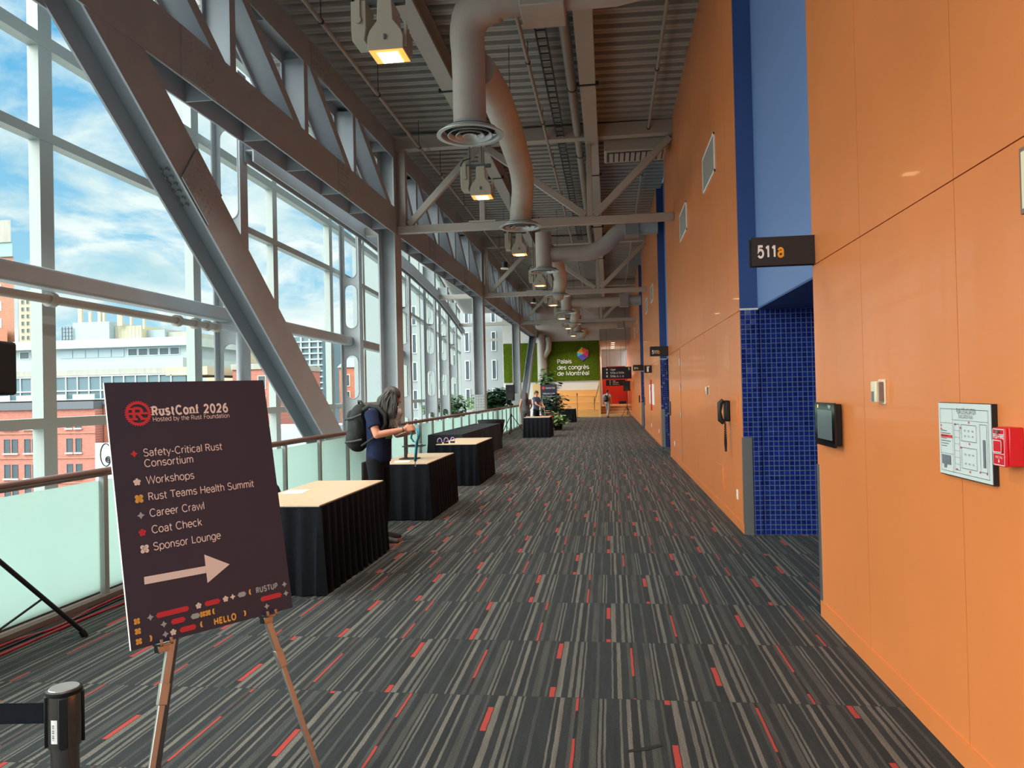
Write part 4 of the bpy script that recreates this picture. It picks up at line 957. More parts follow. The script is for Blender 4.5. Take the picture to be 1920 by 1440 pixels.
cable('black cable on the carpet between the red cables and the rail', [(-4.05, 3.6, .008), (-4.08, 4.7, .008), (-4.07, 5.4, .008), (-4.09, 6.4, .008), (-4.1, 8.5, .008)], 'cable_black', .008)

o = MB().prism([(.045, 3.505), (.13, 3.53), (.205, 3.578), (.2, 3.60), (.12, 3.562), (.05, 3.53)], lambda u, v, d: (u, v, d), .0005, .002).build('tape_strip', 'black_matte', smooth=False); tag(o, 'short dark scuffed tape strip on the carpet near the bottom edge', 'tape')
# ------------------------------------------------------------------ skirted registration tables
def skirt(mb, x0, x1, y0, y1, z0, z1, pleat=.15, amp=.018, flare=.05, sub=6):
    per = []; r = .03
    def seg(ax, ay, bx, by, nx, ny):
        L = math.hypot(bx-ax, by-ay); n = max(6, int(L/pleat)*sub)
        for i in range(n):
            u = i/n; ph = 2*math.pi*u*int(L/pleat)
            per.append((ax+(bx-ax)*u, ay+(by-ay)*u, nx, ny, ph))
    seg(x0, y0, x1, y0, 0, -1); seg(x1, y0, x1, y1, 1, 0); seg(x1, y1, x0, y1, 0, 1); seg(x0, y1, x0, y0, -1, 0)
    n = len(per); rows = 7; vs = []; fs = []; rnd = random.Random(int(y0*100))
    wob = [rnd.uniform(.5, 1.5) for _ in range(n)]
    wob = [(wob[i]+wob[(i+1) % n]+wob[i-1]+wob[i-2])/4 for i in range(n)]
    for k in range(rows):
        f = k/(rows-1); z = z1+(z0-z1)*f
        for i, (x, y, nx, ny, ph) in enumerate(per):
            a = amp*(.35+.9*f)*wob[i]*math.cos(ph+.5*math.sin(ph+i*.03))+flare*f*.6
            # drag the fold a little along the wall so pleats overlap
            tx, ty = -ny, nx; s_ = .012*math.sin(ph)*f
            vs.append((x+nx*a+tx*s_, y+ny*a+ty*s_, z))
    for k in range(rows-1):
        for i in range(n): fs.append((k*n+i, k*n+(i+1) % n, (k+1)*n+(i+1) % n, (k+1)*n+i))
    mb.add(vs, fs); return mb
def skirted_table(lab, x0, x1, y0, y1, zt=.75, wood=True, round_=False, **kw):
    t = thing('registration_table', lab, 'table', ((x0+x1)/2, (y0+y1)/2, 0), 'skirted tables')
    MB().box(x0, x1, y0, y1, zt-.028, zt).build('table_top', 'table_wood' if wood else 'cloth_flat', t, bevel=.004)
    MB().box(x0-.008, x1+.008, y0-.008, y1+.008, zt-.034, zt-.012).build('clip_edge', 'cloth_black', t, bevel=.004)
    skirt(MB(), x0-.012, x1+.012, y0-.012, y1+.012, .012, zt-.02, **kw).build('skirt', 'cloth_black', t)
    for sx in (x0+.08, x1-.08):
        for sy in (y0+.12, y1-.12): MB().cyl((sx, sy, 0), (sx, sy, zt-.03), .014, n=8).build('leg', 'dark_metal', t)
    return t
skirted_table('nearest black-skirted table with a pale wood top, right behind the sign board', -3.16, -2.42, 6.07, 7.88)
skirted_table('second black-skirted wood-topped table, in front of the bearded man\'s hands', -3.10, -2.40, 9.78, 11.5)
skirted_table('third black-skirted wood-topped table, with lilac-handled bags at its end', -3.14, -2.40, 13.46, 15.35)
skirted_table('black-skirted wood-topped table standing alone beyond the tall dark bin', -3.13, -2.20, 27.65, 28.9, .74, flare=.07)
skirted_table('farthest small black-skirted table near the wooden seating steps', -2.72, -1.86, 41.0, 42.1, .74, flare=.05)
for (x, y, z, a, lab) in ((-3.0, 6.95, .751, .1, 'white sheet on the nearest wood-topped table'), (-2.82, 10.05, .751, .2, 'white sheet on the second wood-topped table'), (-2.95, 13.9, .751, .1, 'white sheet on the third wood-topped table')):
    c, s_ = math.cos(a), math.sin(a); P = [(-.1, -.14), (.1, -.14), (.1, .14), (-.1, .14)]; mb = MB()
    mb.prism(P, lambda u, v, d, x=x, y=y, z=z, c=c, s_=s_: (x+u*c-v*s_, y+u*s_+v*c, z+d), 0, .002)
    tag(mb.build('paper_sheet', 'paper', smooth=False), lab, 'paper', 'white sheets on tables')
# lilac handled bags behind the third table
for i in range(3):
    x, y = -3.26+.0, 13.62+.0; x = -3.22+.12*i; y = 13.43
    y = 13.60+.10*i; x = -3.10+.10*i
    t = thing('tote_bag', ['leftmost', 'middle', 'rightmost'][i]+' of the three small dark bags with lilac handles on the third table', 'bag', (x, y, .752), 'lilac-handled bags')
    MB().box(x-.045, x+.045, y-.03, y+.03, .752, .785).build('body', 'black_matte', t, bevel=.01)
    MB().tube([(x-.04, y, .78)]+[(x-.04*math.cos(math.pi*q/8), y+.01*q/8, .79+.065*math.sin(math.pi*q/8)) for q in range(9)]+[(x+.04, y, .78)], .008, 8).build('handle', 'lilac', t)
# long table under a flat dark cloth, with the bin behind
t = thing('clothed_table', 'long low table under a flat charcoal cloth by the rail', 'table', (-3.75, 19.2, 0))
MB().box(-4.05, -3.30, 16.7, 19.55, .72, .745).build('table_top', 'dark_metal', t)
def drape(x0, x1, y0, y1, zt, m, t):
    mb = MB(); n = 40; per = []
    c = [(x0, y0), (x1, y0), (x1, y1), (x0, y1)]; N_ = [(0, -1), (1, 0), (0, 1), (-1, 0)]
    for e in range(4):
        a, b = c[e], c[(e+1) % 4]
        for i in range(n):
            u = i/n; per.append((a[0]+(b[0]-a[0])*u, a[1]+(b[1]-a[1])*u, N_[e][0], N_[e][1], u))
    k = len(per); vs = [(p[0], p[1], zt) for p in per]
    for z, f in ((zt-.06, .15), (zt*.5, .6), (.015, 1.0)):
        for p in per:
            w = .02*f*math.sin(p[4]*14)+.06*f*(abs(p[4]-.5)*2)**3; vs.append((p[0]+p[2]*w, p[1]+p[3]*w, z))
    fs = [tuple(range(k))]
    for r in range(3):
        for i in range(k): fs.append((r*k+i, r*k+(i+1) % k, (r+1)*k+(i+1) % k, (r+1)*k+i))
    mb.add(vs, fs); return mb.build('cloth', m, t)
drape(-4.07, -3.28, 16.68, 19.57, .75, 'cloth_flat', t)
t = thing('clothed_table', 'second long table under a flat charcoal cloth, behind the first', 'table', (-3.75, 21, 0))
MB().box(-4.05, -3.30, 19.75, 22.6, .72, .745).build('table_top', 'dark_metal', t)
drape(-4.07, -3.28, 19.70, 22.65, .75, 'cloth_flat', t)
t = thing('round_bin', 'tall dark tapered tub standing past the charcoal-clothed tables', 'tub', (-3.72, 23.7, 0))
MB().lathe([(.0, 0), (.30, 0), (.42, .78), (.43, .80), (.40, .80), (.39, .76), (0, .70)], (-3.72, 23.7, 0), 32).build('tub', 'cloth_flat', t)
MB().lathe([(.415, .70), (.435, .79), (.435, .82), (.41, .82)], (-3.72, 23.7, 0), 32).build('rim', 'dark_metal', t)
# chairs behind the tables with a handbag on one of them
def chair(x, y, rz, lab):
    t = thing('folding_chair', lab, 'chair', (0, 0, 0), 'dark chairs behind the tables')
    MB().box(-.21, .21, -.21, .21, .42, .46).build('seat', 'black_matte', t, bevel=.012)
    MB().box(-.21, .21, .19, .23, .52, .86).build('backrest', 'black_matte', t, bevel=.015)
    for sx in (-.19, .19):
        MB().cyl((sx, .2, 0), (sx, .21, .6), .012, n=8).build('leg', 'dark_metal', t); MB().cyl((sx, -.19, 0), (sx, -.19, .44), .012, n=8).build('leg', 'dark_metal', t)
    t.location = (x, y, 0); t.rotation_euler = (0, 0, rz)
chair(-3.56, 7.45, math.pi/2, 'dark chair behind the nearest table, holding a black handbag')
chair(-3.17, 9.02, -math.pi/2, 'dark chair just visible behind the bearded man\'s hip')
t = thing('handbag', 'black handbag with a thin strap behind the nearest table', 'bag', (-3.45, 7.45, .462))
MB().sph((-3.5, 7.45, .63), (.10, .17, .165), 16, 10).build('body', 'black_matte', t)
MB().tube([(-3.5, 7.32+.26*q/12, .72+.09*math.sin(math.pi*q/12)) for q in range(13)], .008, 8).build('strap', 'black', t)
# slim stand with a black tray behind the man's hands
t = thing('tray_stand', 'slim black stand with a flat tray on the second table, beside the bearded man\'s hands', 'stand', (-2.86, 10.5, .752))
MB().box(-2.90, -2.62, 10.35, 10.62, .925, .94).build('tray', 'black', t, bevel=.003); MB().box(-2.90, -2.865, 10.45, 10.5, .76, 1.12).build('post', 'black', t); MB().box(-2.95, -2.7, 10.36, 10.6, .752, .764).build('foot', 'black', t)
MB().box(-2.82, -2.66, 10.40, 10.58, .9405, .953).build('tablet', 'black_gloss', t)

# ------------------------------------------------------------------ big sign board on an easel
BR = Vector((0.56798253, 0.82295726, 0.01171342)); BU = Vector((-0.15865269, 0.09551058, 0.98270395)); BN = Vector((-0.80760459, 0.56001704, -0.18481272)); BC = Vector((-1.49831314, 2.64303444, 1.27279694))
BW, BH = .61, .914
def bp(u, v, d=0.0): return BC+BR*(u-BW/2)+BU*(v-BH/2)+BN*d      # d > 0 behind the face
B0 = bp(0, 0, -.0006)
t = thing('sign_board', 'large dark event direction board with a big pale arrow on an easel', 'sign', tuple(bp(BW/2, 0)))
c = [(0, 0), (BW, 0), (BW, BH), (0, BH)]
MB().prism(c, lambda u, v, d: bp(u, v, d), .0004, .011).build('foam_core', 'board_core', t, smooth=False)
MB().add([bp(u, v, 0) for u, v in c], [(0, 1, 2, 3)]).build('printed_face', 'board_face', t, smooth=False, fix=False)
def btext(s, m, u, v, size, width, bold=0.0, name='lettering', slab=False): text(name, s, size, m, t, tuple(bp(u, v)), BR, BU, depth=.0008, bold=bold, width=width, slab=slab)
def bshape(name, polys, m): poly2d(name, polys, m, t, tuple(bp(0, 0)), BR, BU, depth=.0008)
btext('RustConf 2026', 'pink_print', .151, .791, .043, .293, bold=.10, name='title', slab=True)
btext('Hosted by the Rust Foundation', 'pink_print', .152, .768, .0225, .293, name='subtitle')
for s, u, v, w_ in (('Safety-Critical Rust', .106, .645, .294), ('Consortium', .106, .607, .177), ('Workshops', .107, .547, .172), ('Rust Teams Health Summit', .107, .489, .404), ('Career Crawl', .106, .431, .198), ('Coat Check', .107, .373, .181), ('Sponsor Lounge', .106, .314, .247)):
    btext(s, 'pink_print', u, v, .036, w_, bold=.008)
# toothed round emblem with an R
def gear(cx, cy, r0, r1, n=32):
    out = []
    for i in range(n):
        for f, r in ((0, r0), (.25, r1), (.5, r1), (.75, r0)):
            a = 2*math.pi*(i+f)/n; out.append((cx+r*math.cos(a), cy+r*math.sin(a)))
    return out
ex, ey = .1035, .7995
outer = gear(ex, ey, .0425, .047); inner = [(ex+.034*math.cos(2*math.pi*(i+.3)/128), ey+.034*math.sin(2*math.pi*(i+.3)/128)) for i in range(128)]
ring = [[outer[i], outer[(i+1) % 128], inner[(i+1) % 128], inner[i]] for i in range(128)]
bshape('gear_emblem', ring+[[(ex-.036, ey-.004), (ex-.018, ey-.004), (ex-.018, ey+.004), (ex-.036, ey+.004)], [(ex+.012, ey-.004), (ex+.036, ey-.004), (ex+.036, ey+.004), (ex+.012, ey+.004)]], 'red_print')
btext('R', 'red_print', ex-.0215, ey-.021, .058, .042, bold=.08, name='emblem_letter')
bshape('emblem_serifs', [[(ex-.030, ey-.024), (ex-.004, ey-.024), (ex-.004, ey-.016), (ex-.030, ey-.016)], [(ex+.006, ey-.024), (ex+.029, ey-.024), (ex+.029, ey-.016), (ex+.006, ey-.016)], [(ex-.030, ey+.014), (ex-.01, ey+.014), (ex-.01, ey+.021), (ex-.030, ey+.021)]], 'red_print')
def dia(u, v, r=.013): return [[(u-r, v), (u-r*.36, v-r*.36), (u, v-r), (u+r*.36, v-r*.36), (u+r, v), (u+r*.36, v+r*.36), (u, v+r), (u-r*.36, v+r*.36)]]
def flower(u, v, r=.013):
    o = []
    for i in range(5):
        a = math.pi/2+2*math.pi*i/5; cx, cy = u+.62*r*math.cos(a), v+.62*r*math.sin(a); o.append([(cx+.40*r*math.cos(2*math.pi*q/10), cy+.40*r*math.sin(2*math.pi*q/10)) for q in range(10)])
    o.append([(u+.45*r*math.cos(2*math.pi*q/10), v+.45*r*math.sin(2*math.pi*q/10)) for q in range(10)]); return o
def cross(u, v, r=.013):
    o = []
    for sx, sy in ((1, 1), (1, -1), (-1, 1), (-1, -1)):
        cx, cy = u+.5*r*sx, v+.5*r*sy; o.append([(cx+.52*r*math.cos(2*math.pi*q/10), cy+.52*r*math.sin(2*math.pi*q/10)) for q in range(10)])
    o.append([(u-.5*r, v-.6*r), (u+.5*r, v-.6*r), (u+.5*r, v+.6*r), (u-.5*r, v+.6*r)]); return o
def pill(u0, u1, v, h=.009): return [[(u0, v), (u0+h*.8, v-h), (u1-h*.8, v-h), (u1, v), (u1-h*.8, v+h), (u0+h*.8, v+h)]]
bshape('bullet_diamond', dia(.075, .657), 'red_print'); bshape('bullet_flower', flower(.075, .557), 'pink_print'); bshape('bullet_cross', cross(.076, .498, .014), 'yellow_print')
bshape('bullet_diamond', dia(.076, .44), 'grey_print'); bshape('bullet_flower', flower(.075, .381), 'red_print'); bshape('bullet_cross', cross(.077, .324, .014), 'pink_print')
bshape('arrow', [[(.064, .205), (.282, .2005), (.2825, .2255), (.065, .2305)], [(.2825, .164), (.374, .214), (.2825, .267)]], 'pink_print')
V1, V2, V3 = .0925, .059, .0245
def paren(u, v, s, h=.010): return [[(u, v+h), (u+s*.006, v+h), (u+s*.0035, v+h*.4), (u+s*.0035, v-h*.4), (u+s*.006, v-h), (u, v-h), (u-s*.003, v-h*.4), (u-s*.003, v+h*.4)]]
for a, b, v in ((.090, .207, V1), (.262, .323, V1), (.138, .190, V2), (.164, .225, V3), (.478, .570, .060)): bshape('red_dash', pill(a, b, v), 'red_print')
for u, v in ((.072, V1), (.114, V2), (.116, V3), (.586, .095), (.588, .060), (.501, .030)): bshape('grey_diamond', dia(u, v, .0115), 'grey_print')
for a, b, v in ((.390, .425, V1+.003), (.208, .243, V2+.001)): bshape('grey_dash', pill(a, b, v), 'grey_print')
for u, v in ((.241, V1), (.343, V1+.001), (.143, V3)): bshape('pink_flower', flower(u, v, .011), 'pink_print')
bshape('pink_diamond', dia(.371, .095, .011), 'pink_print')
for u, v in ((.0275, .09), (.0272, .057), (.0272, .0235), (.252, V2+.001), (.272, V2+.001)): bshape('yellow_cross', cross(u, v, .0098), 'yellow_print')
for u, v, sg in ((.439, .097, 1), (.291, .06, 1), (.242, .026, 1), (.412, .026, -1), (.068, .024, -1)): bshape('yellow_bracket', paren(u, v, sg), 'yellow_print')
btext('RUSTUP', 'grey_print', .465, .088, .026, .092, bold=.12, name='small_word')
btext('HELLO', 'yellow_print', .290, .013, .029, .086, bold=.12, name='small_word')
# easel
e = thing('easel', 'aluminium folding easel holding the large direction board', 'easel', (-1.5, 2.7, 0))
apex = bp(.35, .72, .035)
def foot(u, v, d): return bp(u, v, d)
legs = [(bp(.105, .0, .028), bp(.105-.052*1.0, -.0, .028), None)]
rf = bp(.686, -.838, .024); lf = bp(-.085, -.842, .024); rf.z = lf.z = 0.012
for nm, ft in (('right', rf), ('left', lf)):
    kn = apex.lerp(ft, .58)
    l = MB().bar(apex, kn, .026, .018, up=BN).build('front_leg', 'aluminium', e, bevel=.002); MB().bar(kn-(ft-apex)*.05, ft, .021, .014, up=BN).build('lower_section', 'aluminium', l, bevel=.002)
    MB().bar(kn-(ft-apex).normalized()*.035, kn+(ft-apex).normalized()*.035, .031, .022, up=BN).build('lock_sleeve', 'aluminium', l, bevel=.002)
    MB().cyl(ft+Vector((0, 0, .02)), ft-Vector((0, 0, .012)), .013, n=10).build('rubber_foot', 'black', l)
bf = Vector((-2.02, 3.13, .012)); l = MB().bar(apex, bf, .026, .018, up=BN).build('rear_leg', 'alu_dark', e, bevel=.002); MB().cyl(bf+Vector((0, 0, .02)), bf-Vector((0, 0, .012)), .013, n=10).build('rubber_foot', 'black', l)
MB().sph(apex, .03).build('hinge', 'aluminium', e)
for u in (.109, .508):
    p = MB(); q = bp(u, -.012, .0)
    p.prism([(-.022, -.010), (.022, -.010), (.022, -.002), (-.022, -.002)], lambda a, b, d: bp(u+a, b, d), -.022, .045)
    p.prism([(-.022, -.010), (-.012, -.010), (-.012, .014), (-.022, .014)], lambda a, b, d: bp(u+a, b, d), -.022, -.018)
    p.prism([(.012, -.010), (.022, -.010), (.022, .014), (.012, .014)], lambda a, b, d: bp(u+a, b, d), -.022, -.018)
    p.prism([(-.018, -.034), (.018, -.034), (.018, -.008), (-.018, -.008)], lambda a, b, d: bp(u+a, b, d), .010, .045)
    p.build('board_rest', 'chrome', e, bevel=.001)

# ------------------------------------------------------------------ belt stanchion
sx, sy = -1.335, 1.70; zt = .955
t = thing('belt_stanchion', 'chrome belt barrier post in the lower left corner', 'stanchion', (sx, sy, 0))
MB().cyl((sx, sy, .02), (sx, sy, zt-.13), .0315, n=32).build('post', 'chrome', t)
MB().lathe([(.0, zt-.135), (.037, zt-.135), (.0385, zt-.12), (.0385, zt-.008), (.036, zt-.006)], (sx, sy, 0), 32).build('head', 'chrome', t)
MB().lathe([(.0375, zt-.012), (.040, zt-.008), (.040, zt), (.036, zt+.003)], (sx, sy, 0), 32).build('collar', 'black', t)
MB().lathe([(.0, zt+.003), (.033, zt+.004), (.036, zt+.001), (.036, zt-.004)], (sx, sy, 0), 32).build('cap', 'aluminium', t)
MB().lathe([(0, 0), (.17, 0), (.17, .012), (.06, .028), (.0, .03)], (sx, sy, 0), 40).build('base', 'chrome', t)
va = math.atan2(-sy, -sx)                  # towards the camera
for k, da in enumerate((-.12+math.radians(2), math.radians(88), math.radians(178), math.radians(-92))):
    a = va+da; ca, sa = math.cos(a), math.sin(a); u = Vector((-sa, ca, 0)); o_ = Vector((sx, sy, 0))+Vector((ca, sa, 0))*.036
    MB().prism([(-.0095, zt-.128), (-.006, zt-.134), (.006, zt-.134), (.0095, zt-.128), (.0095, zt-.012), (-.0095, zt-.012)], lambda p, q, d: o_+u*p+Vector((0, 0, q))+Vector((ca, sa, 0))*d, -.006, .0065).build('belt_slot', 'black', t, bevel=.0015)
a = va-.62
pt = MB(); lab_pts = []
for i in range(5):
    b_ = a+(i-2)*.10; lab_pts.append((sx+.0389*math.cos(b_), sy+.0389*math.sin(b_)))
mb = MB(); vs = [(x, y, zt-.118) for x, y in lab_pts]+[(x, y, zt-.062) for x, y in lab_pts]; mb.add(vs, [(i, i+1, 5+i+1, 5+i) for i in range(4)]); mb.build('sticker', 'paper', t, fix=False)
mb = MB()
for i in range(9):
    z = zt-.110+.0042*i; h = .0022 if i % 3 else .0012; b0, b1 = a-.13, a+.02
    mb.add([(sx+.0391*math.cos(b), sy+.0391*math.sin(b), zz) for b, zz in ((b0, z), (b1, z), (b1, z+h), (b0, z+h))], [(0, 1, 2, 3)])
mb.build('barcode', 'sign_black', t, smooth=False, fix=False)
bd = Vector((-.98, -.1, 0)).normalized(); p0 = Vector((sx, sy, 0))+Vector((-.043, -.004, 0)); p1 = p0+bd*1.2
mb = MB(); mb.prism([(0, zt-.085), (1.2, zt-.09), (1.2, zt-.04), (0, zt-.035)], lambda u, v, d: p0+bd*u+Vector((0, 0, v))+Vector((bd.y, -bd.x, 0))*d, -.0006, .0006)
mb.build('belt', 'cloth_black', t, smooth=False)

# ------------------------------------------------------------------ loudspeakers on tripods
def speaker(lab, x, y, z0, h=.62, w=.36, d=.36, rz=0.0):
    t = thing('loudspeaker', lab, 'loudspeaker', (x, y, z0), 'black loudspeakers on tripods')
    pl = [(-w/2, -d/2), (w/2, -d/2), (w/2*.72, d/2), (-w/2*.72, d/2)]
    b = MB().prism(pl, lambda u, v, q: (x+u, y+v, z0+q), 0, h).build('cabinet', 'black_matte', t, bevel=.02)
    MB().box(x-w/2+.02, x+w/2-.02, y-d/2-.012, y-d/2, z0+.02, z0+h-.02).build('grille', 'black', t, bevel=.004)
    for q, r in ((.30, .13), (.75, .05)): MB().cyl((x, y-d/2-.016, z0+h*q), (x, y-d/2-.012, z0+h*q), r, n=24).build('driver', 'dark_metal', t)
    MB().box(x-.09, x+.09, y-d/2-.014, y-d/2-.0121, z0+h*.07, z0+h*.09).build('badge', 'grey_plastic', t)
    t.rotation_euler = (0, 0, rz); return t
def tripod(lab, x, y, top, spread=.55, hub=.75, ang=(20, 140, 260), r=.018):
    t = thing('speaker_stand', lab, 'stand', (x, y, 0), 'tripod speaker stands')
    MB().cyl((x, y, .12), (x, y, top), r, n=12).build('pole', 'black', t); MB().cyl((x, y, hub-.05), (x, y, hub+.05), r*1.9, n=14).build('collar', 'black', t)
    for k in range(3):
        a = math.radians(ang[k]); f = Vector((x+spread*math.cos(a), y+spread*math.sin(a), .02)); l = MB().cyl((x+.03*math.cos(a), y+.03*math.sin(a), hub), f, .0155, n=10).build('leg', 'black', t)
        MB().cyl(f-Vector((0, 0, .02)), f+(Vector((x, y, hub))-f).normalized()*.045, .022, n=12).build('rubber_foot', 'black', l)
        m_ = Vector((x, y, hub)).lerp(f, .55); MB().cyl((x, y, .16), m_, .008, n=8).build('brace', 'black', t)
    return t
tripod('black tripod stand at the left edge with one leg reaching over the cables', -3.95, 4.33, 1.70, .655, .72, ang=(68.5, 245, 300))
speaker('black loudspeaker cropped by the left edge of the picture', -4.0, 4.38, 1.71, .35, .35, .34)
tripod('thin black tripod stand in front of the guard rail, past the dark tub', -3.83, 29.5, 1.35, .60, .78, ang=(-15, 105, 235))
speaker('black loudspeaker on a tripod before the bushes', -3.83, 29.5, 1.36, .62, .36, .36)
tripod('black tripod stand at the far end against the orange wall', 1.10, 48.0, 1.62, .36, .62, ang=(-70, 50, 170))
speaker('black loudspeaker on a tripod below the hanging way-finding sign', 1.10, 48.0, 1.63, .62, .42, .38)
# ------------------------------------------------------------------ people
def blob(name, prims, voxel, m, parent, M=Matrix.Identity(4), smooth=6, sm=.5):
    """one continuous skin over tapered limbs and ellipsoids"""
    mb = MB()
    for p in prims:
        if p[0] == 'c':                       # tapered capsule chain: points, radii
            pts, rs = p[1], p[2]
            for i in range(len(pts)-1): mb.cyl(pts[i], pts[i+1], rs[i], rs[i+1], 14)
            for q, r in zip(pts, rs): mb.sph(q, r, 14, 10)
        elif p[0] == 't':                     # flat-ended tube (cuffs, hems)
            mb.tube(p[1], p[2], 20)
        elif p[0] == 'e':                     # ellipsoid, optional rotation
            s = MB().sph((0, 0, 0), p[2], 18, 12); R_ = Euler(p[3]).to_matrix() if len(p) > 3 else Matrix.Identity(3)
            mb.add([R_ @ v+Vector(p[1]) for v in s.v], s.f)
        elif p[0] == 'l':                     # elliptic lofted torso: list of (x, z, rx, ry)
            n = 24; vs = []; fs = []
            for (x, z, rx, ry) in p[1]: vs += [(x+rx*math.cos(2*math.pi*j/n), ry*math.sin(2*math.pi*j/n)*(1-.12*max(0, -math.cos(2*math.pi*j/n))), z) for j in range(n)]
            k = len(p[1])
            for i in range(k-1):
                for j in range(n): fs.append((i*n+j, i*n+(j+1) % n, (i+1)*n+(j+1) % n, (i+1)*n+j))
            fs += [tuple(range(n-1, -1, -1)), tuple((k-1)*n+j for j in range(n))]; mb.add(vs, fs)
    me = mb.mesh('tmp'); o = bpy.data.objects.new('tmp', me); COL.objects.link(o)
    r = o.modifiers.new('r', 'REMESH'); r.mode = 'VOXEL'; r.voxel_size = voxel
    s = o.modifiers.new('s', 'SMOOTH'); s.iterations = smooth; s.factor = sm
    dg = bpy.context.evaluated_depsgraph_get(); out = bpy.data.meshes.new_from_object(o.evaluated_get(dg))
    bpy.data.objects.remove(o); bpy.data.meshes.remove(me)
    out.transform(M); off = wloc(parent); out.transform(Matrix.Translation(-off)); out.name = name
    out.polygons.foreach_set('use_smooth', [True]*len(out.polygons)); out.materials.clear(); out.materials.append(MATS[m])
    ob = bpy.data.objects.new(name, out); COL.objects.link(ob); ob.parent = parent; return ob
def place(x, y, rz, s=1.0): return Matrix.Translation((x, y, 0)) @ Matrix.Rotation(rz, 4, 'Z') @ Matrix.Scale(s, 4)
def mbx(mb, M, name, m, parent, **k):
    mb.v = [M @ v for v in mb.v]; return mb.build(name, m, parent, **k)
def hand(w, d, side, nrm, grip=.9, fr=.0085):
    """palm, four fingers of unequal length and a thumb: w wrist, d pointing direction, nrm palm normal, side towards the thumb"""
    w = Vector(w); d = Vector(d).normalized(); nrm = Vector(nrm); nrm = (nrm-d*nrm.dot(d)).normalized(); s = Vector(side); s = (s-d*s.dot(d)-nrm*s.dot(nrm)).normalized(); out = []
    for k in (-.028, -.010, .010, .028): out.append(('c', [w+d*.005+s*k*.5, w+d*.05+s*k, w+d*.088+s*k], [.014, .015, .012]))
    for k, L in ((.030, .068), (.010, .078), (-.011, .072), (-.030, .056)):
        p = w+d*.088+s*k; g = grip; a = (d*math.cos(g*.6)+nrm*math.sin(g*.6)); b = (d*math.cos(g*1.5)+nrm*math.sin(g*1.5)); c = (d*math.cos(g*2.2)+nrm*math.sin(g*2.2))
        p1 = p+a*L*.45; p2 = p1+b*L*.32; p3 = p2+c*L*.24; out.append(('c', [p, p1, p2, p3], [fr*1.08, fr, fr*.92, fr*.8]))
    t0 = w+d*.028+s*.030; t1 = t0+(d*.6+s*.7+nrm*.35).normalized()*.038; t2 = t1+(d*.9+nrm*.5-s*.1).normalized()*.03; out.append(('c', [w+d*.02+s*.012, t0, t1, t2], [.014, .013, .0105, .009])); return out
def leg(h, k, a, toe, r=(.085, .056, .038)):
    h, k, a, toe = map(Vector, (h, k, a, toe)); calf = k.lerp(a, .3)
    return [('c', [h, h.lerp(k, .5), k, calf, a], [r[0], r[0]*.85, r[1], r[1]*1.02, r[2]]), ('c', [a+Vector((0, 0, -.03)), a.lerp(toe, .6)+Vector((0, 0, -.03)), toe], [.036, .036, .028])]
def head_prims(c, tilt=0.0):
    """skull, jaw, nose and ears; face towards +x, tilted down by tilt"""
    c = Vector(c); R_ = Matrix.Rotation(tilt, 3, 'Y'); q = lambda x, y, z: c+R_ @ Vector((x, y, z))
    pr = [('e', q(0, 0, .02), (.094, .074, .098), (0, tilt, 0)), ('e', q(.03, 0, -.045), (.062, .058, .072), (0, tilt, 0)), ('c', [q(.088, 0, .015), q(.108, 0, -.022)], [.010, .014]), ('e', q(.078, 0, -.062), (.018, .026, .008), (0, tilt, 0)), ('e', q(.078, 0, -.076), (.016, .022, .008), (0, tilt, 0)), ('e', q(.07, 0, -.105), (.026, .028, .018), (0, tilt, 0))]
    for s in (-1, 1): pr += [('e', q(-.005, s*.076, -.01), (.018, .010, .032), (0, tilt, s*.3)), ('e', q(.072, s*.032, .028), (.016, .024, .010), (0, tilt, 0))]
    return pr, q

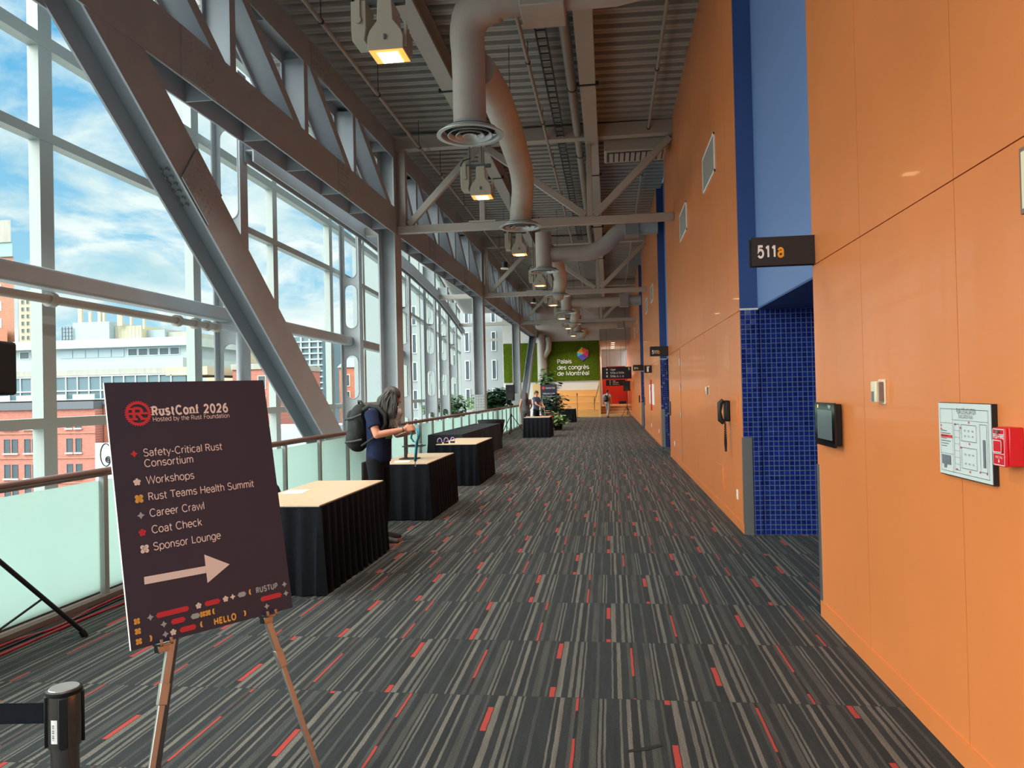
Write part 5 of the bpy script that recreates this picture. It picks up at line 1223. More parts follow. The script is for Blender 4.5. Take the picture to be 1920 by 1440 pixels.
def bearded_man():
    X0, Y0 = -2.56, 8.30; M = place(X0, Y0, -.10)
    t = thing('person', 'bearded person with long grey hair, navy T-shirt and backpack, bending over a lanyard', 'person', (X0, Y0, 0))
    hc = (.125, 0, 1.62); tilt = .62
    hp, q = head_prims(hc, tilt)
    sh = {-1: Vector((-.03, -.205, 1.445)), 1: Vector((-.02, .205, 1.445))}
    el = {-1: Vector((.055, -.265, 1.225)), 1: Vector((.08, .27, 1.20))}
    wr = {-1: Vector((.315, -.10, 1.275)), 1: Vector((.315, .09, 1.235))}
    hip = {-1: Vector((-.05, -.09, .92)), 1: Vector((-.05, .09, .92))}; kn = {-1: Vector((0.0, -.11, .50)), 1: Vector((-.02, .10, .50))}
    an = {-1: Vector((.03, -.13, .085)), 1: Vector((-.07, .12, .085))}; toe = {-1: Vector((.22, -.16, .03)), 1: Vector((.12, .15, .03))}
    torso = [('l', [(-.05, .86, .105, .155), (-.05, .93, .12, .165), (-.035, 1.02, .118, .15), (-.03, 1.12, .118, .148), (-.03, 1.25, .122, .168), (-.035, 1.36, .115, .185), (-.035, 1.44, .09, .16), (-.025, 1.49, .065, .09)])]
    body = torso+[('c', [(-.03, 0, 1.46), (.03, 0, 1.54), (.075, 0, 1.60)], [.066, .060, .058])]+hp
    for s in (-1, 1):
        body += [('c', [sh[s], sh[s].lerp(el[s], .5), el[s], el[s].lerp(wr[s], .35), wr[s]], [.058, .050, .040, .040, .027])]
        body += leg(hip[s], kn[s], an[s], toe[s])
    hd = {-1: (wr[-1]-el[-1]).normalized(), 1: (wr[1]-el[1]).normalized()}
    body += hand(wr[-1], hd[-1]+Vector((.25, .25, .05)), (0, .2, 1), (-.2, 1, -.4), .75)+hand(wr[1], hd[1]+Vector((.2, -.3, .15)), (0, -.2, 1), (-.2, -1, -.3), .8)
    blob('body', body, .0062, 'skin', t, M, 5)
    # eyes
    for s in (-1, 1):
        mbx(MB().sph(q(.082, s*.031, .012), .011, 12, 8), M, 'eye', 'white', t); mbx(MB().sph(q(.0905, s*.031, .012), .005, 8, 6), M, 'iris', 'hair_dark', t)
    # spectacles glinting at the temple
    g = MB()
    for s in (-1, 1):
        g.tube([q(.104, s*.033+.022*math.cos(a_*math.pi/6), .010+.018*math.sin(a_*math.pi/6)) for a_ in range(13)], .0022, 5); g.tube([q(.102, s*.056, .014), q(.03, s*.078, .02), q(-.02, s*.08, .012)], .0024, 5)
    g.tube([q(.106, -.012, .014), q(.108, 0, .017), q(.106, .012, .014)], .0022, 5); mbx(g, M, 'spectacles', 'chrome', t)
    # T-shirt with sleeves
    tee = [('l', [(-.045, .905, .133, .178), (-.04, 1.0, .138, .172), (-.032, 1.12, .136, .168), (-.03, 1.25, .138, .185), (-.035, 1.36, .130, .202), (-.035, 1.44, .102, .178), (-.028, 1.485, .078, .10), (-.02, 1.505, .070, .080)])]
    for s in (-1, 1): e = sh[s].lerp(el[s], .62); tee += [('t', [sh[s]+Vector((0, -s*.06, .01)), sh[s], sh[s].lerp(el[s], .3), e], [.07, .078, .072, .071])]
    blob('t_shirt', tee, .010, 'tee_navy', t, M, 4)
    poly = [(-.06, -.035), (.06, -.035), (.065, .02), (.03, .035), (-.05, .03)]
    mb = MB(); n = 8
    for i in range(n):
        a0, a1 = -.75+1.5*i/n, -.75+1.5*(i+1)/n
        f = lambda a_, z: (-.03+.142*math.cos(a_), .192*math.sin(a_), z)
        if i not in (0, 7): mb.add([f(a0, 1.17), f(a1, 1.17), f(a1, 1.25), f(a0, 1.25)], [(0, 1, 2, 3)])
    mbx(mb, M, 'shirt_print', 'tee_print', t, fix=False)
    # jeans, belt, shoes
    je = [('l', [(-.05, .84, .118, .165), (-.05, .90, .124, .170), (-.045, .955, .126, .168)])]
    for s in (-1, 1):
        ca = kn[s].lerp(an[s], .3); je += [('c', [hip[s], hip[s].lerp(kn[s], .5), kn[s]], [.098, .086, .069]), ('t', [kn[s]+Vector((0, 0, .03)), kn[s], ca, kn[s].lerp(an[s], .93)], [.068, .069, .066, .062])]
    blob('jeans', je, .010, 'jeans_black', t, M, 4)
    for s in (-1, 1):
        d = (toe[s]-an[s]); d.z = 0; d.normalize(); a0 = Vector((an[s].x, an[s].y, 0)); b = a0+d*.19
        sh_ = blob('shoe', [('c', [a0+Vector((0, 0, .05))-d*.03, a0+d*.08+Vector((0, 0, .052)), b+Vector((0, 0, .04))], [.046, .048, .036]), ('c', [a0+Vector((0, 0, .085))-d*.01, a0+Vector((0, 0, .10))-d*.01], [.044, .042])], .008, 'shoe_dark', t, M, 4)
        so = MB(); n = 16; ring = []
        for j in range(n+1): a_ = math.pi*j/n; ring.append(b+d*(.042*math.sin(a_))+Vector((-d.y, d.x, 0))*(.046*math.cos(a_)))
        for j in range(n+1): a_ = math.pi*j/n; ring.append(a0-d*(.03+.046*math.sin(a_))-Vector((-d.y, d.x, 0))*(.044*math.cos(a_)))
        k = len(ring); so.add([Vector((p.x, p.y, .0)) for p in ring]+[Vector((p.x, p.y, .028)) for p in ring], [tuple(range(k)), tuple(range(2*k-1, k-1, -1))]+[(i, (i+1) % k, k+(i+1) % k, k+i) for i in range(k)])
        mbx(so, M, 'sole', 'shoe_sole', sh_)
    # long hair falling past the cheek, and the beard
    rnd = random.Random(4); hb = MB()
    hair = blob('hair', [('e', q(-.018, 0, .045), (.104, .088, .092), (0, tilt, 0)), ('e', q(-.062, 0, -.03), (.058, .082, .098), (0, tilt, 0)), ('c', [q(-.07, 0, -.08), (-.02, 0, 1.45)], [.066, .05]), ('c', [q(.01, -.078, .05), q(.015, -.09, -.06), (.085, -.10, 1.45)], [.022, .032, .022]), ('c', [q(.01, .078, .05), q(.015, .09, -.06), (.085, .10, 1.45)], [.022, .032, .022])], .008, 'hair_grey', t, M, 4)
    for i in range(170):
        a_ = rnd.uniform(-2.75, 2.75) ; s = math.sin(a_); c = math.cos(a_)
        front = c < -.0
        st = q(-.02-.07*abs(c)*(1 if c > 0 else -.55), .086*s, .07+rnd.uniform(-.05, .03)); side = 1 if s > 0 else -1
        yy = .095*side+rnd.uniform(-.03, .03) if abs(s) > .45 else .08*s+rnd.uniform(-.03, .03)
        xx = rnd.uniform(-.05, .10) if abs(s) > .45 else rnd.uniform(-.075, -.02)
        m1 = Vector((st.x*.6+xx*.4-.01, yy*.95, 1.60+rnd.uniform(-.03, .03))); en = Vector((xx+rnd.uniform(-.02, .02), yy*.95, rnd.uniform(1.36, 1.47)))
        if abs(s) < .45: en.x -= .03
        hb.tube([st, (st+m1)/2+Vector((0, side*.012, 0)), m1, (m1+en)/2+Vector((rnd.uniform(-.015, .015), 0, 0)), en], [.009, .010, .009, .008, .002], 5)
    for i in range(210):                   # locks hanging straight down past temple, cheek and brow
        side = -1; st = q(rnd.uniform(-.03, .05), side*rnd.uniform(.066, .088), rnd.uniform(.0, .085)); dx = rnd.uniform(-.005, .035)
        mid = Vector((st.x+dx*.5, st.y*1.12+rnd.uniform(-.008, .008), (st.z+1.46)/2)); en = Vector((st.x+dx*.6-.02, st.y*1.1+rnd.uniform(-.02, .02), rnd.uniform(1.385, 1.49)))
        wv = Vector((rnd.uniform(-.012, .012), side*.006, 0)); hb.tube([st, (st+mid)/2+wv, mid-wv, (mid+en)/2+wv, en], [.005, .0062, .0058, .005, .0015], 5)
    mbx(hb, M, 'hair_lock', 'hair_grey', hair)
    bd = blob('beard', [('e', q(.052, 0, -.085), (.05, .062, .045), (0, tilt, 0)), ('c', [q(.06, 0, -.10), (.19, 0, 1.455), (.17, 0, 1.315)], [.055, .066, .026]), ('c', [q(.05, -.03, -.10), (.14, -.035, 1.43), (.12, -.03, 1.36)], [.04, .035, .015]), ('c', [q(.05, .03, -.10), (.14, .035, 1.43), (.12, .03, 1.36)], [.04, .035, .015])], .008, 'beard_grey', t, M, 4)
    bb = MB()
    for i in range(110):
        st = q(.05+rnd.uniform(-.03, .04), rnd.uniform(-.055, .055), -.09); en = Vector((.165+rnd.uniform(-.06, .06), rnd.uniform(-.07, .07), rnd.uniform(1.29, 1.41))); bb.tube([st, (st+en)/2+Vector((.02, 0, 0)), en], [.008, .009, .002], 5)
    mbx(bb, M, 'beard_lock', 'beard_grey', bd)
    mbx(MB().lathe([(.027, -.006), (.033, 0), (.027, .006)], (0, 0, 0), 16), M @ Matrix.Translation(wr[-1]-hd[-1]*.02) @ hd[-1].to_track_quat('Z', 'Y').to_matrix().to_4x4(), 'wristband', 'black', t)
    # backpack
    b = thing('backpack', 'large black travel backpack worn by the bearded person', 'backpack', (X0-.27, Y0, 1.02))
    pk = [('e', (-.27, 0, 1.29), (.125, .165, .27)), ('e', (-.25, 0, 1.44), (.10, .15, .13)), ('e', (-.29, 0, 1.18), (.125, .165, .16)), ('e', (-.24, 0, 1.30), (.10, .17, .25))]
    blob('bag', pk, .011, 'pack_black', b, M, 5)
    blob('front_pocket', [('e', (-.355, 0, 1.17), (.06, .125, .12)), ('e', (-.36, 0, 1.21), (.05, .12, .11))], .010, 'pack_black', b, M, 4)
    blob('lid_pocket', [('e', (-.345, 0, 1.42), (.055, .115, .085))], .010, 'pack_black', b, M, 3)
    for z0, z1 in ((1.40, 1.45), (1.14, 1.17)):
        mbx(MB().tube([(-.17, -.155, z1), (-.27, -.178, z0+.01), (-.37, -.135, z0), (-.415, -.05, z0-.01)], .013, 8), M, 'compression_strap', 'pack_trim', b)
    mbx(MB().tube([(-.20, -.02, 1.55), (-.23, -.03, 1.595), (-.27, .0, 1.60), (-.28, .03, 1.555)], .014, 8), M, 'haul_loop', 'pack_trim', b)
    for s in (-1, 1):
        mbx(MB().tube([(-.17, s*.10, 1.50), (-.08, s*.125, 1.545), (.02, s*.135, 1.52), (.10, s*.14, 1.44), (.115, s*.155, 1.34), (.06, s*.19, 1.24), (-.06, s*.20, 1.16), (-.17, s*.165, 1.10)], [.024, .026, .027, .026, .022, .016, .014, .014], 10), M, 'shoulder_strap', 'pack_black', b)
    # lanyard
    l = thing('lanyard', 'teal lanyard hanging in a loop from the bearded person\'s fingers', 'lanyard', (-2.15, 8.26, .86))
    def ribbon(pts, w=.012):
        mb = MB(); vs = []; P = [Vector(p) for p in pts]
        for p in P: vs += [p+Vector((-w*.75, -w*.65, 0)), p+Vector((w*.75, w*.65, 0))]
        mb.add(vs, [(2*i, 2*i+1, 2*i+3, 2*i+2) for i in range(len(P)-1)]); return mb
    H_ = M @ Vector((.425, -.02, 1.275))
    def sp(*pts): return [H_+Vector(p) for p in pts]
    rb = ribbon(sp((-.02, 0, 0), (-.05, -.01, -.05), (-.06, -.01, -.10), (-.03, -.01, -.145), (.0, -.01, -.15)))
    o = rb.build('loop', 'lanyard', l, fix=False); s_ = o.modifiers.new('thick', 'SOLIDIFY'); s_.thickness = .002
    for nm, pts in (('strap', ((0, 0, .01), (.02, -.005, -.05), (.02, -.01, -.10), (0, -.01, -.15), (-.012, -.01, -.25), (-.022, -.01, -.36))), ('strap', ((.02, 0, .0), (.035, 0, -.06), (.01, .005, -.13), (-.005, 0, -.25), (-.016, 0, -.36)))):
        o = ribbon(sp(*pts)).build(nm, 'lanyard', l, fix=False); s_ = o.modifiers.new('thick', 'SOLIDIFY'); s_.thickness = .002
    e = H_+Vector((-.02, -.005, -.36)); MB().cyl(e, e-Vector((.002, 0, .025)), .008, n=10).build('clip', 'stainless', l)
    MB().tube([e-Vector((.002, 0, .022)), e-Vector((-.008, 0, .04)), e-Vector((-.004, 0, .055)), e-Vector((.008, 0, .05))], .0035, 6).build('hook', 'stainless', l)
    bdg = MB().prism([(-.09, -.012), (.03, .035), (.034, .028), (-.086, -.02)], lambda u, v, d: H_+Vector((-.16+u, .02+d, -.06+v)), 0, .10)
    o = bdg.build('badge', 'paper', smooth=False); tag(o, 'white badge card in the bearded person\'s far hand', 'badge')
bearded_man()

def simple_person(lab, x, y, rz, m_top, m_leg, m_hair, tilt=.15, height=1.0, stride=.0, arms=None, long_hair=False, shorts=False, sleeves=True, m_shoe='shoe_dark', bare=False):
    M = place(x, y, rz, height); t = thing('person', lab, 'person', (x, y, 0))
    hp, q = head_prims((.03, 0, 1.625), tilt)
    arms = arms or {-1: ((.02, -.25, 1.16), (.10, -.24, .92)), 1: ((.0, .25, 1.16), (.06, .24, .92))}
    body = [('l', [(0, .86, .10, .15), (0, .95, .105, .155), (0, 1.08, .098, .135), (0, 1.25, .11, .16), (0, 1.38, .10, .175), (0, 1.44, .08, .14), (0, 1.48, .06, .08)]), ('c', [(0, 0, 1.45), (.015, 0, 1.58)], [.06, .054])]+hp
    hips = {s: Vector((0, s*.088, .92)) for s in (-1, 1)}
    kn = {1: Vector((.10+stride*.35, .10, .51)), -1: Vector((.02-stride*.18, -.10, .50))} if stride else {s: Vector((.02, s*.10, .50)) for s in (-1, 1)}
    an = {1: Vector((.04+stride*.62, .10, .085)), -1: Vector((-stride*.62, -.10, .12))} if stride else {s: Vector((0, s*.11, .085)) for s in (-1, 1)}
    toe = {s: an[s]+Vector((.16, s*.02, -.055)) for s in (-1, 1)}
    if stride: toe[-1] = an[-1]+Vector((.13, -.01, -.09))
    for s in (-1, 1):
        sh = Vector((0, s*.19, 1.42)); el, wr = Vector(arms[s][0]), Vector(arms[s][1])
        body += [('c', [sh, el, wr], [.052, .038, .026])]; body += leg(hips[s], kn[s], an[s], toe[s]); d = (wr-el).normalized(); body += hand(wr, d, (1, 0, .2), (0, -s, 0), .4)
    blob('body', body, .0085, 'skin', t, M, 4)
    top = [('l', [(0, .90, .125, .172), (0, 1.08, .115, .155), (0, 1.25, .126, .176), (0, 1.38, .116, .192), (0, 1.44, .094, .158), (0, 1.485, .072, .09)])]
    if sleeves:
        for s in (-1, 1): sh = Vector((0, s*.19, 1.42)); el = Vector(arms[s][0]); top += [('t', [sh+Vector((0, -s*.05, 0)), sh, sh.lerp(el, .6)], [.07, .068, .060])]
    blob('top', top, .012, m_top, t, M, 4)
    le = [('l', [(0, .84, .112, .160), (0, .93, .116, .164)])]
    for s in (-1, 1): f = kn[s].lerp(an[s], .93) if not shorts else kn[s]; le += [('c', [hips[s], hips[s].lerp(kn[s], .5), kn[s]], [.094, .082, .066])]+([] if shorts else [('t', [kn[s]+Vector((0, 0, .02)), kn[s], f], [.065, .066, .058])])
    blob('trousers', le, .012, m_leg, t, M, 4)
    for s in (-1, 1): blob('shoe', [('c', [an[s]+Vector((-.02, 0, -.04)), toe[s]+Vector((.02, 0, .01))], [.045, .036])], .011, m_shoe, t, M, 2)
    hr = [('e', q(-.014, 0, .042), (.100, .082, .088), (0, tilt, 0)), ('e', q(-.05, 0, -.01), (.056, .074, .07), (0, tilt, 0))]
    if long_hair: hr += [('c', [q(-.06, 0, -.02), (-.08, 0, 1.45), (-.10, 0, 1.24)], [.08, .085, .05])]
    blob('hair', hr, .011, m_hair, t, M, 3)
    for s in (-1, 1): mbx(MB().sph(q(.084, s*.031, .012), .010, 8, 6), M, 'eye', 'hair_dark', t)
    return t, M
simple_person('distant person in pale shirt and grey trousers walking away with a black backpack', -.12, 47.0, 1.15, 'shirt_pale', 'trouser_grey', 'hair_dark', stride=.36, height=.99)
M = place(-.12, 47.0, 1.15, .99); b = thing('backpack', 'small black backpack on the distant walking person', 'backpack', (-.12, 47.0, 1.0))
blob('bag', [('e', (-.21, 0, 1.20), (.11, .16, .22)), ('e', (-.23, 0, 1.12), (.11, .15, .14))], .014, 'black', b, M, 3)
for s in (-1, 1): mbx(MB().tube([(-.13, s*.09, 1.38), (-.03, s*.11, 1.465), (.09, s*.12, 1.40), (.11, s*.13, 1.28), (-.12, s*.15, 1.08)], .018, 8), M, 'shoulder_strap', 'black', b)
simple_person('person with long dark hair and grey sleeveless top, seen from behind at the rail', -3.42, 31.2, 1.75, 'cloth_grey', 'cloth_grey', 'hair_dark', long_hair=True, sleeves=False, height=.95, arms={-1: ((.06, -.24, 1.15), (.20, -.15, .98)), 1: ((.02, .27, 1.14), (.10, .26, .92))})
simple_person('dark-haired person in dark clothes bending forward beyond the grey-topped figure', -3.12, 32.4, -.5, 'blue_vest', 'jeans_black', 'hair_dark', tilt=.5, height=.99, arms={-1: ((.16, -.22, 1.16), (.32, -.10, 1.05)), 1: ((.16, .22, 1.16), (.34, .10, 1.05))})
# ------------------------------------------------------------------ far end of the hall
# moss panels with the lettering and the emblem
def moss(lab, x0, x1, z0, z1):
    mb = MB(); nx, nz = int((x1-x0)/.05), int((z1-z0)/.05); vs = []; fs = []
    for j in range(nz+1):
        for i in range(nx+1):
            x = x0+(x1-x0)*i/nx; z = z0+(z1-z0)*j/nz; d = noise.noise(Vector((x*5, z*5, 1.3)))*.03+noise.noise(Vector((x*17, z*17, 4)))*.02
            vs.append((x, YE-.08-d, z))
    for j in range(nz):
        for i in range(nx): a = j*(nx+1)+i; fs.append((a, a+1, a+nx+2, a+nx+1))
    t = thing('moss_wall', lab, 'moss panel', ((x0+x1)/2, YE, z0), 'moss panels on the end wall')
    mb.add(vs, fs); mb.build('moss', 'moss', t, fix=False); MB().box(x0, x1, YE-.05, YE, z0, z1).build('backing', 'leaf_dark', t); return t
moss('narrow left moss panel behind the far columns', -7.0, -4.72, 2.35, 4.98)
mw = moss('big moss wall with white lettering and a colourful faceted emblem', -4.05, -.60, 2.38, 5.02)
for s, z, w_ in (('Palais', 3.55, .96), ('des congrès', 3.15, 2.10), ('de Montréal', 2.75, 2.10)):
    text('lettering', s, .37, 'white_print', mw, (-3.38, YE-.16, z), (1, 0, 0), (0, 0, 1), bold=.0, width=w_)
cx, cz = -1.66, 4.14
hx = [(-1.74, 4.60), (-1.27, 4.38), (-1.33, 3.93), (-1.70, 3.68), (-2.02, 3.97), (-2.06, 4.25)]
cols = [(240, 96, 72), (206, 48, 92), (92, 60, 150), (60, 70, 170), (40, 170, 210), (232, 176, 70)]
for i in range(6):
    nm = 'emblem_%s' % ['coral', 'crimson', 'violet', 'indigo', 'cyan', 'amber'][i]; mat(nm, cols[i], .6)
    a, b = hx[i], hx[(i+1) % 6]; MB().add([(cx, YE-.17, cz), (a[0], YE-.155, a[1]), (b[0], YE-.155, b[1])], [(0, 1, 2)]).build('emblem_facet', nm, mw, smooth=False, fix=False)
# wooden seating steps
t = thing('seating_steps', 'wooden tiered seating steps below the moss wall', 'seating', (-2, 49.8, 0))
for k in range(4): MB().box(-3.40, -.60, 49.35+.28*k, YE-.02, .44*k+.01 if k else 0, .44*(k+1)).build('tier', 'wood_bench', t, bevel=.01)
MB().box(-.98, -.94, 49.25, 49.29, .44, 1.32).build('handrail_post', 'dark_metal', t); MB().bar((-.96, 49.27, .9), (-.62, 50.2, 2.2), .04, .04).build('handrail', 'dark_metal', t)
MB().box(-.66, -.56, 49.3, YE, 0, 2.35).build('end_panel', 'beige_board', t)
# hanging way-finding signs
def wayfind(lab, x0, x1, y, z0, z1, lines, top):
    t = thing('wayfinding_sign', lab, 'sign', ((x0+x1)/2, y, z0), 'hanging way-finding signs'); MB().box(x0, x1, y, y+.08, z0, z1).build('panel', 'sign_black', t)
    if top: MB().box(x0+.25, x1-.35, y-.002, y+.082, z1, z1+.05).build('top_strip', 'red_alarm', t); text('level_number', '5', .2, 'white_print', t, (x1-.2, y-.002, z1-.19), (1, 0, 0), (0, 0, 1), bold=.02)
    n = len(lines); h = (z1-z0)/(n+.6)
    for i, s in enumerate(lines): text('lettering', s, h*.72, 'white_print', t, (x0+.5, y-.002, z1-h*(i+1)), (1, 0, 0), (0, 0, 1), bold=.01); 
    ar = []
    for i in range(n):
        u, v = x0+.30, z1-h*(i+1)+h*.25; q = h*.3; ar += [[(u-q, v), (u+q, v), (u, v+q*1.2)], [(u-q*.25, v-q), (u+q*.25, v-q), (u+q*.25, v), (u-q*.25, v)]]
    poly2d('arrow', ar, 'white_print', t, (0, y-.002, 0), (1, 0, 0), (0, 0, 1))
    for x in (x0+.3, x1-.3): MB().cyl((x, y+.04, z1), (x, y+.04, 7.62 if y < YE else 5.02), .008, n=6).build('hanger', 'dark_metal', t)
wayfind('large black hanging way-finding sign with level number 5', -.40, 1.36, 46.0, 2.36, 3.08, ['Viger', '510a à 520h', '510a, b, c, d'], True)
wayfind('smaller black hanging way-finding sign beyond the larger one', -.21, 1.20, 56.0, 2.02, 2.46, ['Viger', '511 à 520', '512 a b c d'], False)
# recessed downlights in the lobby ceiling
for i, y in enumerate((53.0, 55.2, 57.4, 59.6)):
    t = thing('downlight', ['nearest', 'second', 'third', 'farthest'][i]+' round downlight in the dark ceiling beyond the moss wall', 'lamp', (.35, y, 5.0), 'lobby downlights'); MB().cyl((.35, y, 4.985), (.35, y, 5.0), .16, n=20).build('trim_ring', 'white', t); MB().cyl((.35, y, 4.98), (.35, y, 4.986), .13, n=20).build('lens', 'warm_glow', t)
    ld = bpy.data.lights.new('downlight_beam', 'SPOT'); ld.energy = 160; ld.spot_size = 1.9; ld.color = (1, .84, .62); lo = bpy.data.objects.new('downlight_beam', ld); COL.objects.link(lo); lo.location = (0, 0, -.05); lo.parent = t
t = thing('wall_lamp', 'warm tube lamp glowing above the red wall', 'lamp', (.2, 59.9, 2.9)); MB().cyl((-.3, 59.9, 2.95), (.7, 59.9, 2.95), .04).build('tube', 'warm_glow', t)
ld = bpy.data.lights.new('wall_lamp_beam', 'AREA'); ld.energy = 40; ld.size = .6; ld.color = (1, .84, .62); lo = bpy.data.objects.new('wall_lamp_beam', ld); COL.objects.link(lo); lo.parent = t; lo.location = (0, 0, .15); lo.rotation_euler = (math.pi, 0, 0)
o = MB().box(.75, 1.3, 59.5, 59.95, .62, .85).build('bench', 'black', bevel=.02); tag(o, 'low dark bench in front of the red wall', 'bench')
# white drum pipe by the moss wall
t = thing('drop_pipe', 'thick grey pipe dropping beside the big moss wall', 'pipe', (-4.35, 50.2, 0)); MB().tube([(-3.95, 50.25, 5.3), (-3.9, 50.25, 4.9), (-3.95, 50.25, 4.45), (-4.15, 50.25, 4.15), (-4.36, 50.25, 3.95), (-4.40, 50.25, 3.6)], .2, 16).build('elbow', 'steel_frame', t); MB().cyl((-4.42, 50.25, 0), (-4.42, 50.25, 5.5), .27, n=20).build('riser', 'steel_frame', t)
# boards and easels
def small_easel(x, y, h, lab, lz=.6):
    t = thing('easel', lab, 'easel', (x, y, 0), 'distant display easels')
    for dx, dy in ((-.28, -.12), (.28, -.12), (0, .45)): MB().bar((x+dx*.15, y, h), (x+dx, y+dy, .01), .028, .028).build('leg', 'alu_dark', t)
    MB().box(x-.3, x+.3, y-.2, y-.06, lz-.03, lz).build('ledge', 'alu_dark', t); return t
t = thing('sign_board', 'tall dark distant welcome board with a red round emblem', 'sign', (-2.85, 36.0, .55))
MB().box(-3.24, -2.46, 36.0, 36.02, .56, 2.02).build('panel', 'board_face', t)
mb = MB().cyl((-3.10, 35.999, 1.86), (-3.10, 35.994, 1.86), .075, n=20); mb.build('emblem', 'red_text', t)
text('title', 'RustConf 2026', .1, 'pink_print', t, (-2.99, 35.997, 1.82), (1, 0, 0), (0, 0, 1), bold=.03, width=.44)
for s, z, w_ in (('Welcome to the', 1.56, .56), ('Rust Foundation', 1.42, .60), ('Forum', 1.28, .26)): text('lettering', s, .10, 'white_print', t, (-2.85-w_/2, 35.997, z), (1, 0, 0), (0, 0, 1), bold=.015, width=w_)
poly2d('pattern', [[(.1, .1), (.4, .1), (.4, .13), (.1, .13)], [(.2, .2), (.6, .2), (.6, .23), (.2, .23)], [(.3, .5), (.5, .5), (.5, .53), (.3, .53)]], 'yellow_print', t, (-3.24, 35.998, .56), (1, 0, 0), (0, 0, 1))
small_easel(-2.85, 36.18, 1.9, 'dark easel behind the tall welcome board', .56)
t = thing('poster_board', 'plain tan board standing left of the tall welcome board', 'board', (-3.33, 35.0, 1.1)); MB().box(-3.50, -3.16, 35.0, 35.02, 1.12, 2.04).build('panel', 'beige_board', t)
small_easel(-3.33, 35.18, 1.9, 'easel under the plain tan board', 1.12); small_easel(-3.0, 33.6, 1.35, 'pale low easel between the two bending people and the welcome board')
t = thing('mic_stand', 'thin black stand with a blue tip before the wooden steps', 'stand', (-2.02, 48.2, 0)); MB().cyl((-2.02, 48.2, 0), (-2.02, 48.2, .03), .16, n=20).build('base', 'black', t); MB().cyl((-2.02, 48.2, .03), (-2.02, 48.2, 1.45), .016, n=8).build('pole', 'black', t); MB().cyl((-2.02, 48.2, 1.4), (-2.02, 48.2, 1.55), .035, n=12).build('tip', 'blue_vest', t)
# plants
def plant(lab, x, y, z0, h, w, n, m, leaf=.16, pot=True, name='leafy_plant', seed=1, droop=.5, flowers=0, pm='planter_white', potr=.3, poth=.5):
    rnd = random.Random(seed); t = thing(name, lab, 'plant', (x, y, z0), 'potted plants')
    if pot: MB().lathe([(0, 0), (potr*.8, 0), (potr, poth), (potr*.95, poth), (potr*.93, poth-.04), (0, poth-.05)], (x, y, z0), 24).build('pot', pm, t)
    zb = z0+(poth-.05 if pot else 0); st = MB(); lf = MB()
    for i in range(n):
        a = rnd.uniform(0, 2*math.pi); r = w*math.sqrt(rnd.random()); zz = zb+h*(.25+.75*rnd.random()*(1-.35*(r/w)**2)); tip = Vector((x+r*math.cos(a), y+r*math.sin(a), zz))
        b = Vector((x+.05*math.cos(a), y+.05*math.sin(a), zb)); mid = (b+tip)/2+Vector((0, 0, h*.12))
        if i % 4 == 0: st.tube([b, mid, tip], [.012, .009, .005], 5)
        for q in range(3):
            da = a+rnd.uniform(-1.4, 1.4); L = leaf*rnd.uniform(.7, 1.4); d = Vector((math.cos(da), math.sin(da), rnd.uniform(-droop, .5))).normalized(); u = d.cross(Vector((0, 0, 1))).normalized()*L*.32; o = tip+Vector((rnd.uniform(-1, 1), rnd.uniform(-1, 1), rnd.uniform(-1, 1)))*leaf*.6
            k = Vector((0, 0, -L*.18)); lf.add([o, o+d*L*.35+u, o+d*L*.75+u*.7+k*.5, o+d*L+k, o+d*L*.75-u*.7+k*.5, o+d*L*.35-u], [(0, 1, 2, 3), (0, 3, 4, 5)])
    st.build('stems', 'stem', t); lf.build('foliage', m, t, fix=False)
    for i in range(flowers):
        MB().sph((x+rnd.uniform(-w, w)*.8, y-rnd.uniform(.2, .9)*w, zb+h*rnd.uniform(.6, 1)), (.06, .06, .05), 8, 6).build('bloom', 'flower_red', t)
    return t
plant('big dark-leaved potted plant in front of the welcome board', -2.55, 35.0, 0, 1.15, .55, 90, 'leaf_dark', .24, seed=2, pm='black_matte')
plant('tall green climbing plant behind the tan board', -3.02, 38.0, 0, 2.5, .45, 110, 'leaf', .26, seed=3, pm='black_matte')
plant('pale-leaved low plant beside the lone black-skirted table', -2.25, 33.2, 0, .50, .38, 60, 'leaf_pale', .2, seed=4, pm='black_matte', potr=.2, poth=.25)
plant('low red-flowered pot plant at the foot of the pale easel', -2.75, 33.0, 0, .42, .36, 40, 'leaf', .14, seed=5, flowers=26, pm='black_matte', potr=.2, poth=.25)
plant('bush with broad dark leaves beyond the rail, behind the distant loudspeaker', -6.1, 41.0, 0, 1.5, .9, 190, 'leaf_dark', .34, seed=6)
plant('light green bush beyond the rail, right of the second column', -6.9, 41.5, 0, 1.35, .9, 220, 'leaf_pale', .2, seed=7)
plant('green bush beyond the rail, left of the second column', -8.0, 38.0, 0, 1.2, .75, 200, 'leaf', .2, seed=8)
plant('small trailing bush at the far left of the plants beyond the rail', -9.0, 38.2, 0, .9, .5, 110, 'leaf', .18, seed=9)
t = thing('plant_ledge', 'long white planter ledge carrying the bushes beyond the rail', 'planter', (-6.5, 40, -.2)); MB().box(-9.5, -5.12, 37.2, 42.4, -.30, 0).build('slab', 'planter_white', t); MB().box(-7.1, -5.12, 36.9, 37.2, -.3, .62).build('glass_front', 'frosted', t)
for x in (-9.4, -5.3):
    for y in (37.4, 42.2): MB().cyl((x, y, -5), (x, y, -.3), .1).build('leg', 'steel_paint', t)
t = thing('mesh_chair', 'black chair by the glazing, left of the second column', 'chair', (-7.45, 36.4, 0)); 
MB().box(-7.8, -7.25, 37.6, 37.7, .25, .72).build('backrest', 'black', t, bevel=.03); MB().box(-7.8, -7.25, 37.25, 37.7, .2, .26).build('seat', 'black', t, bevel=.02)
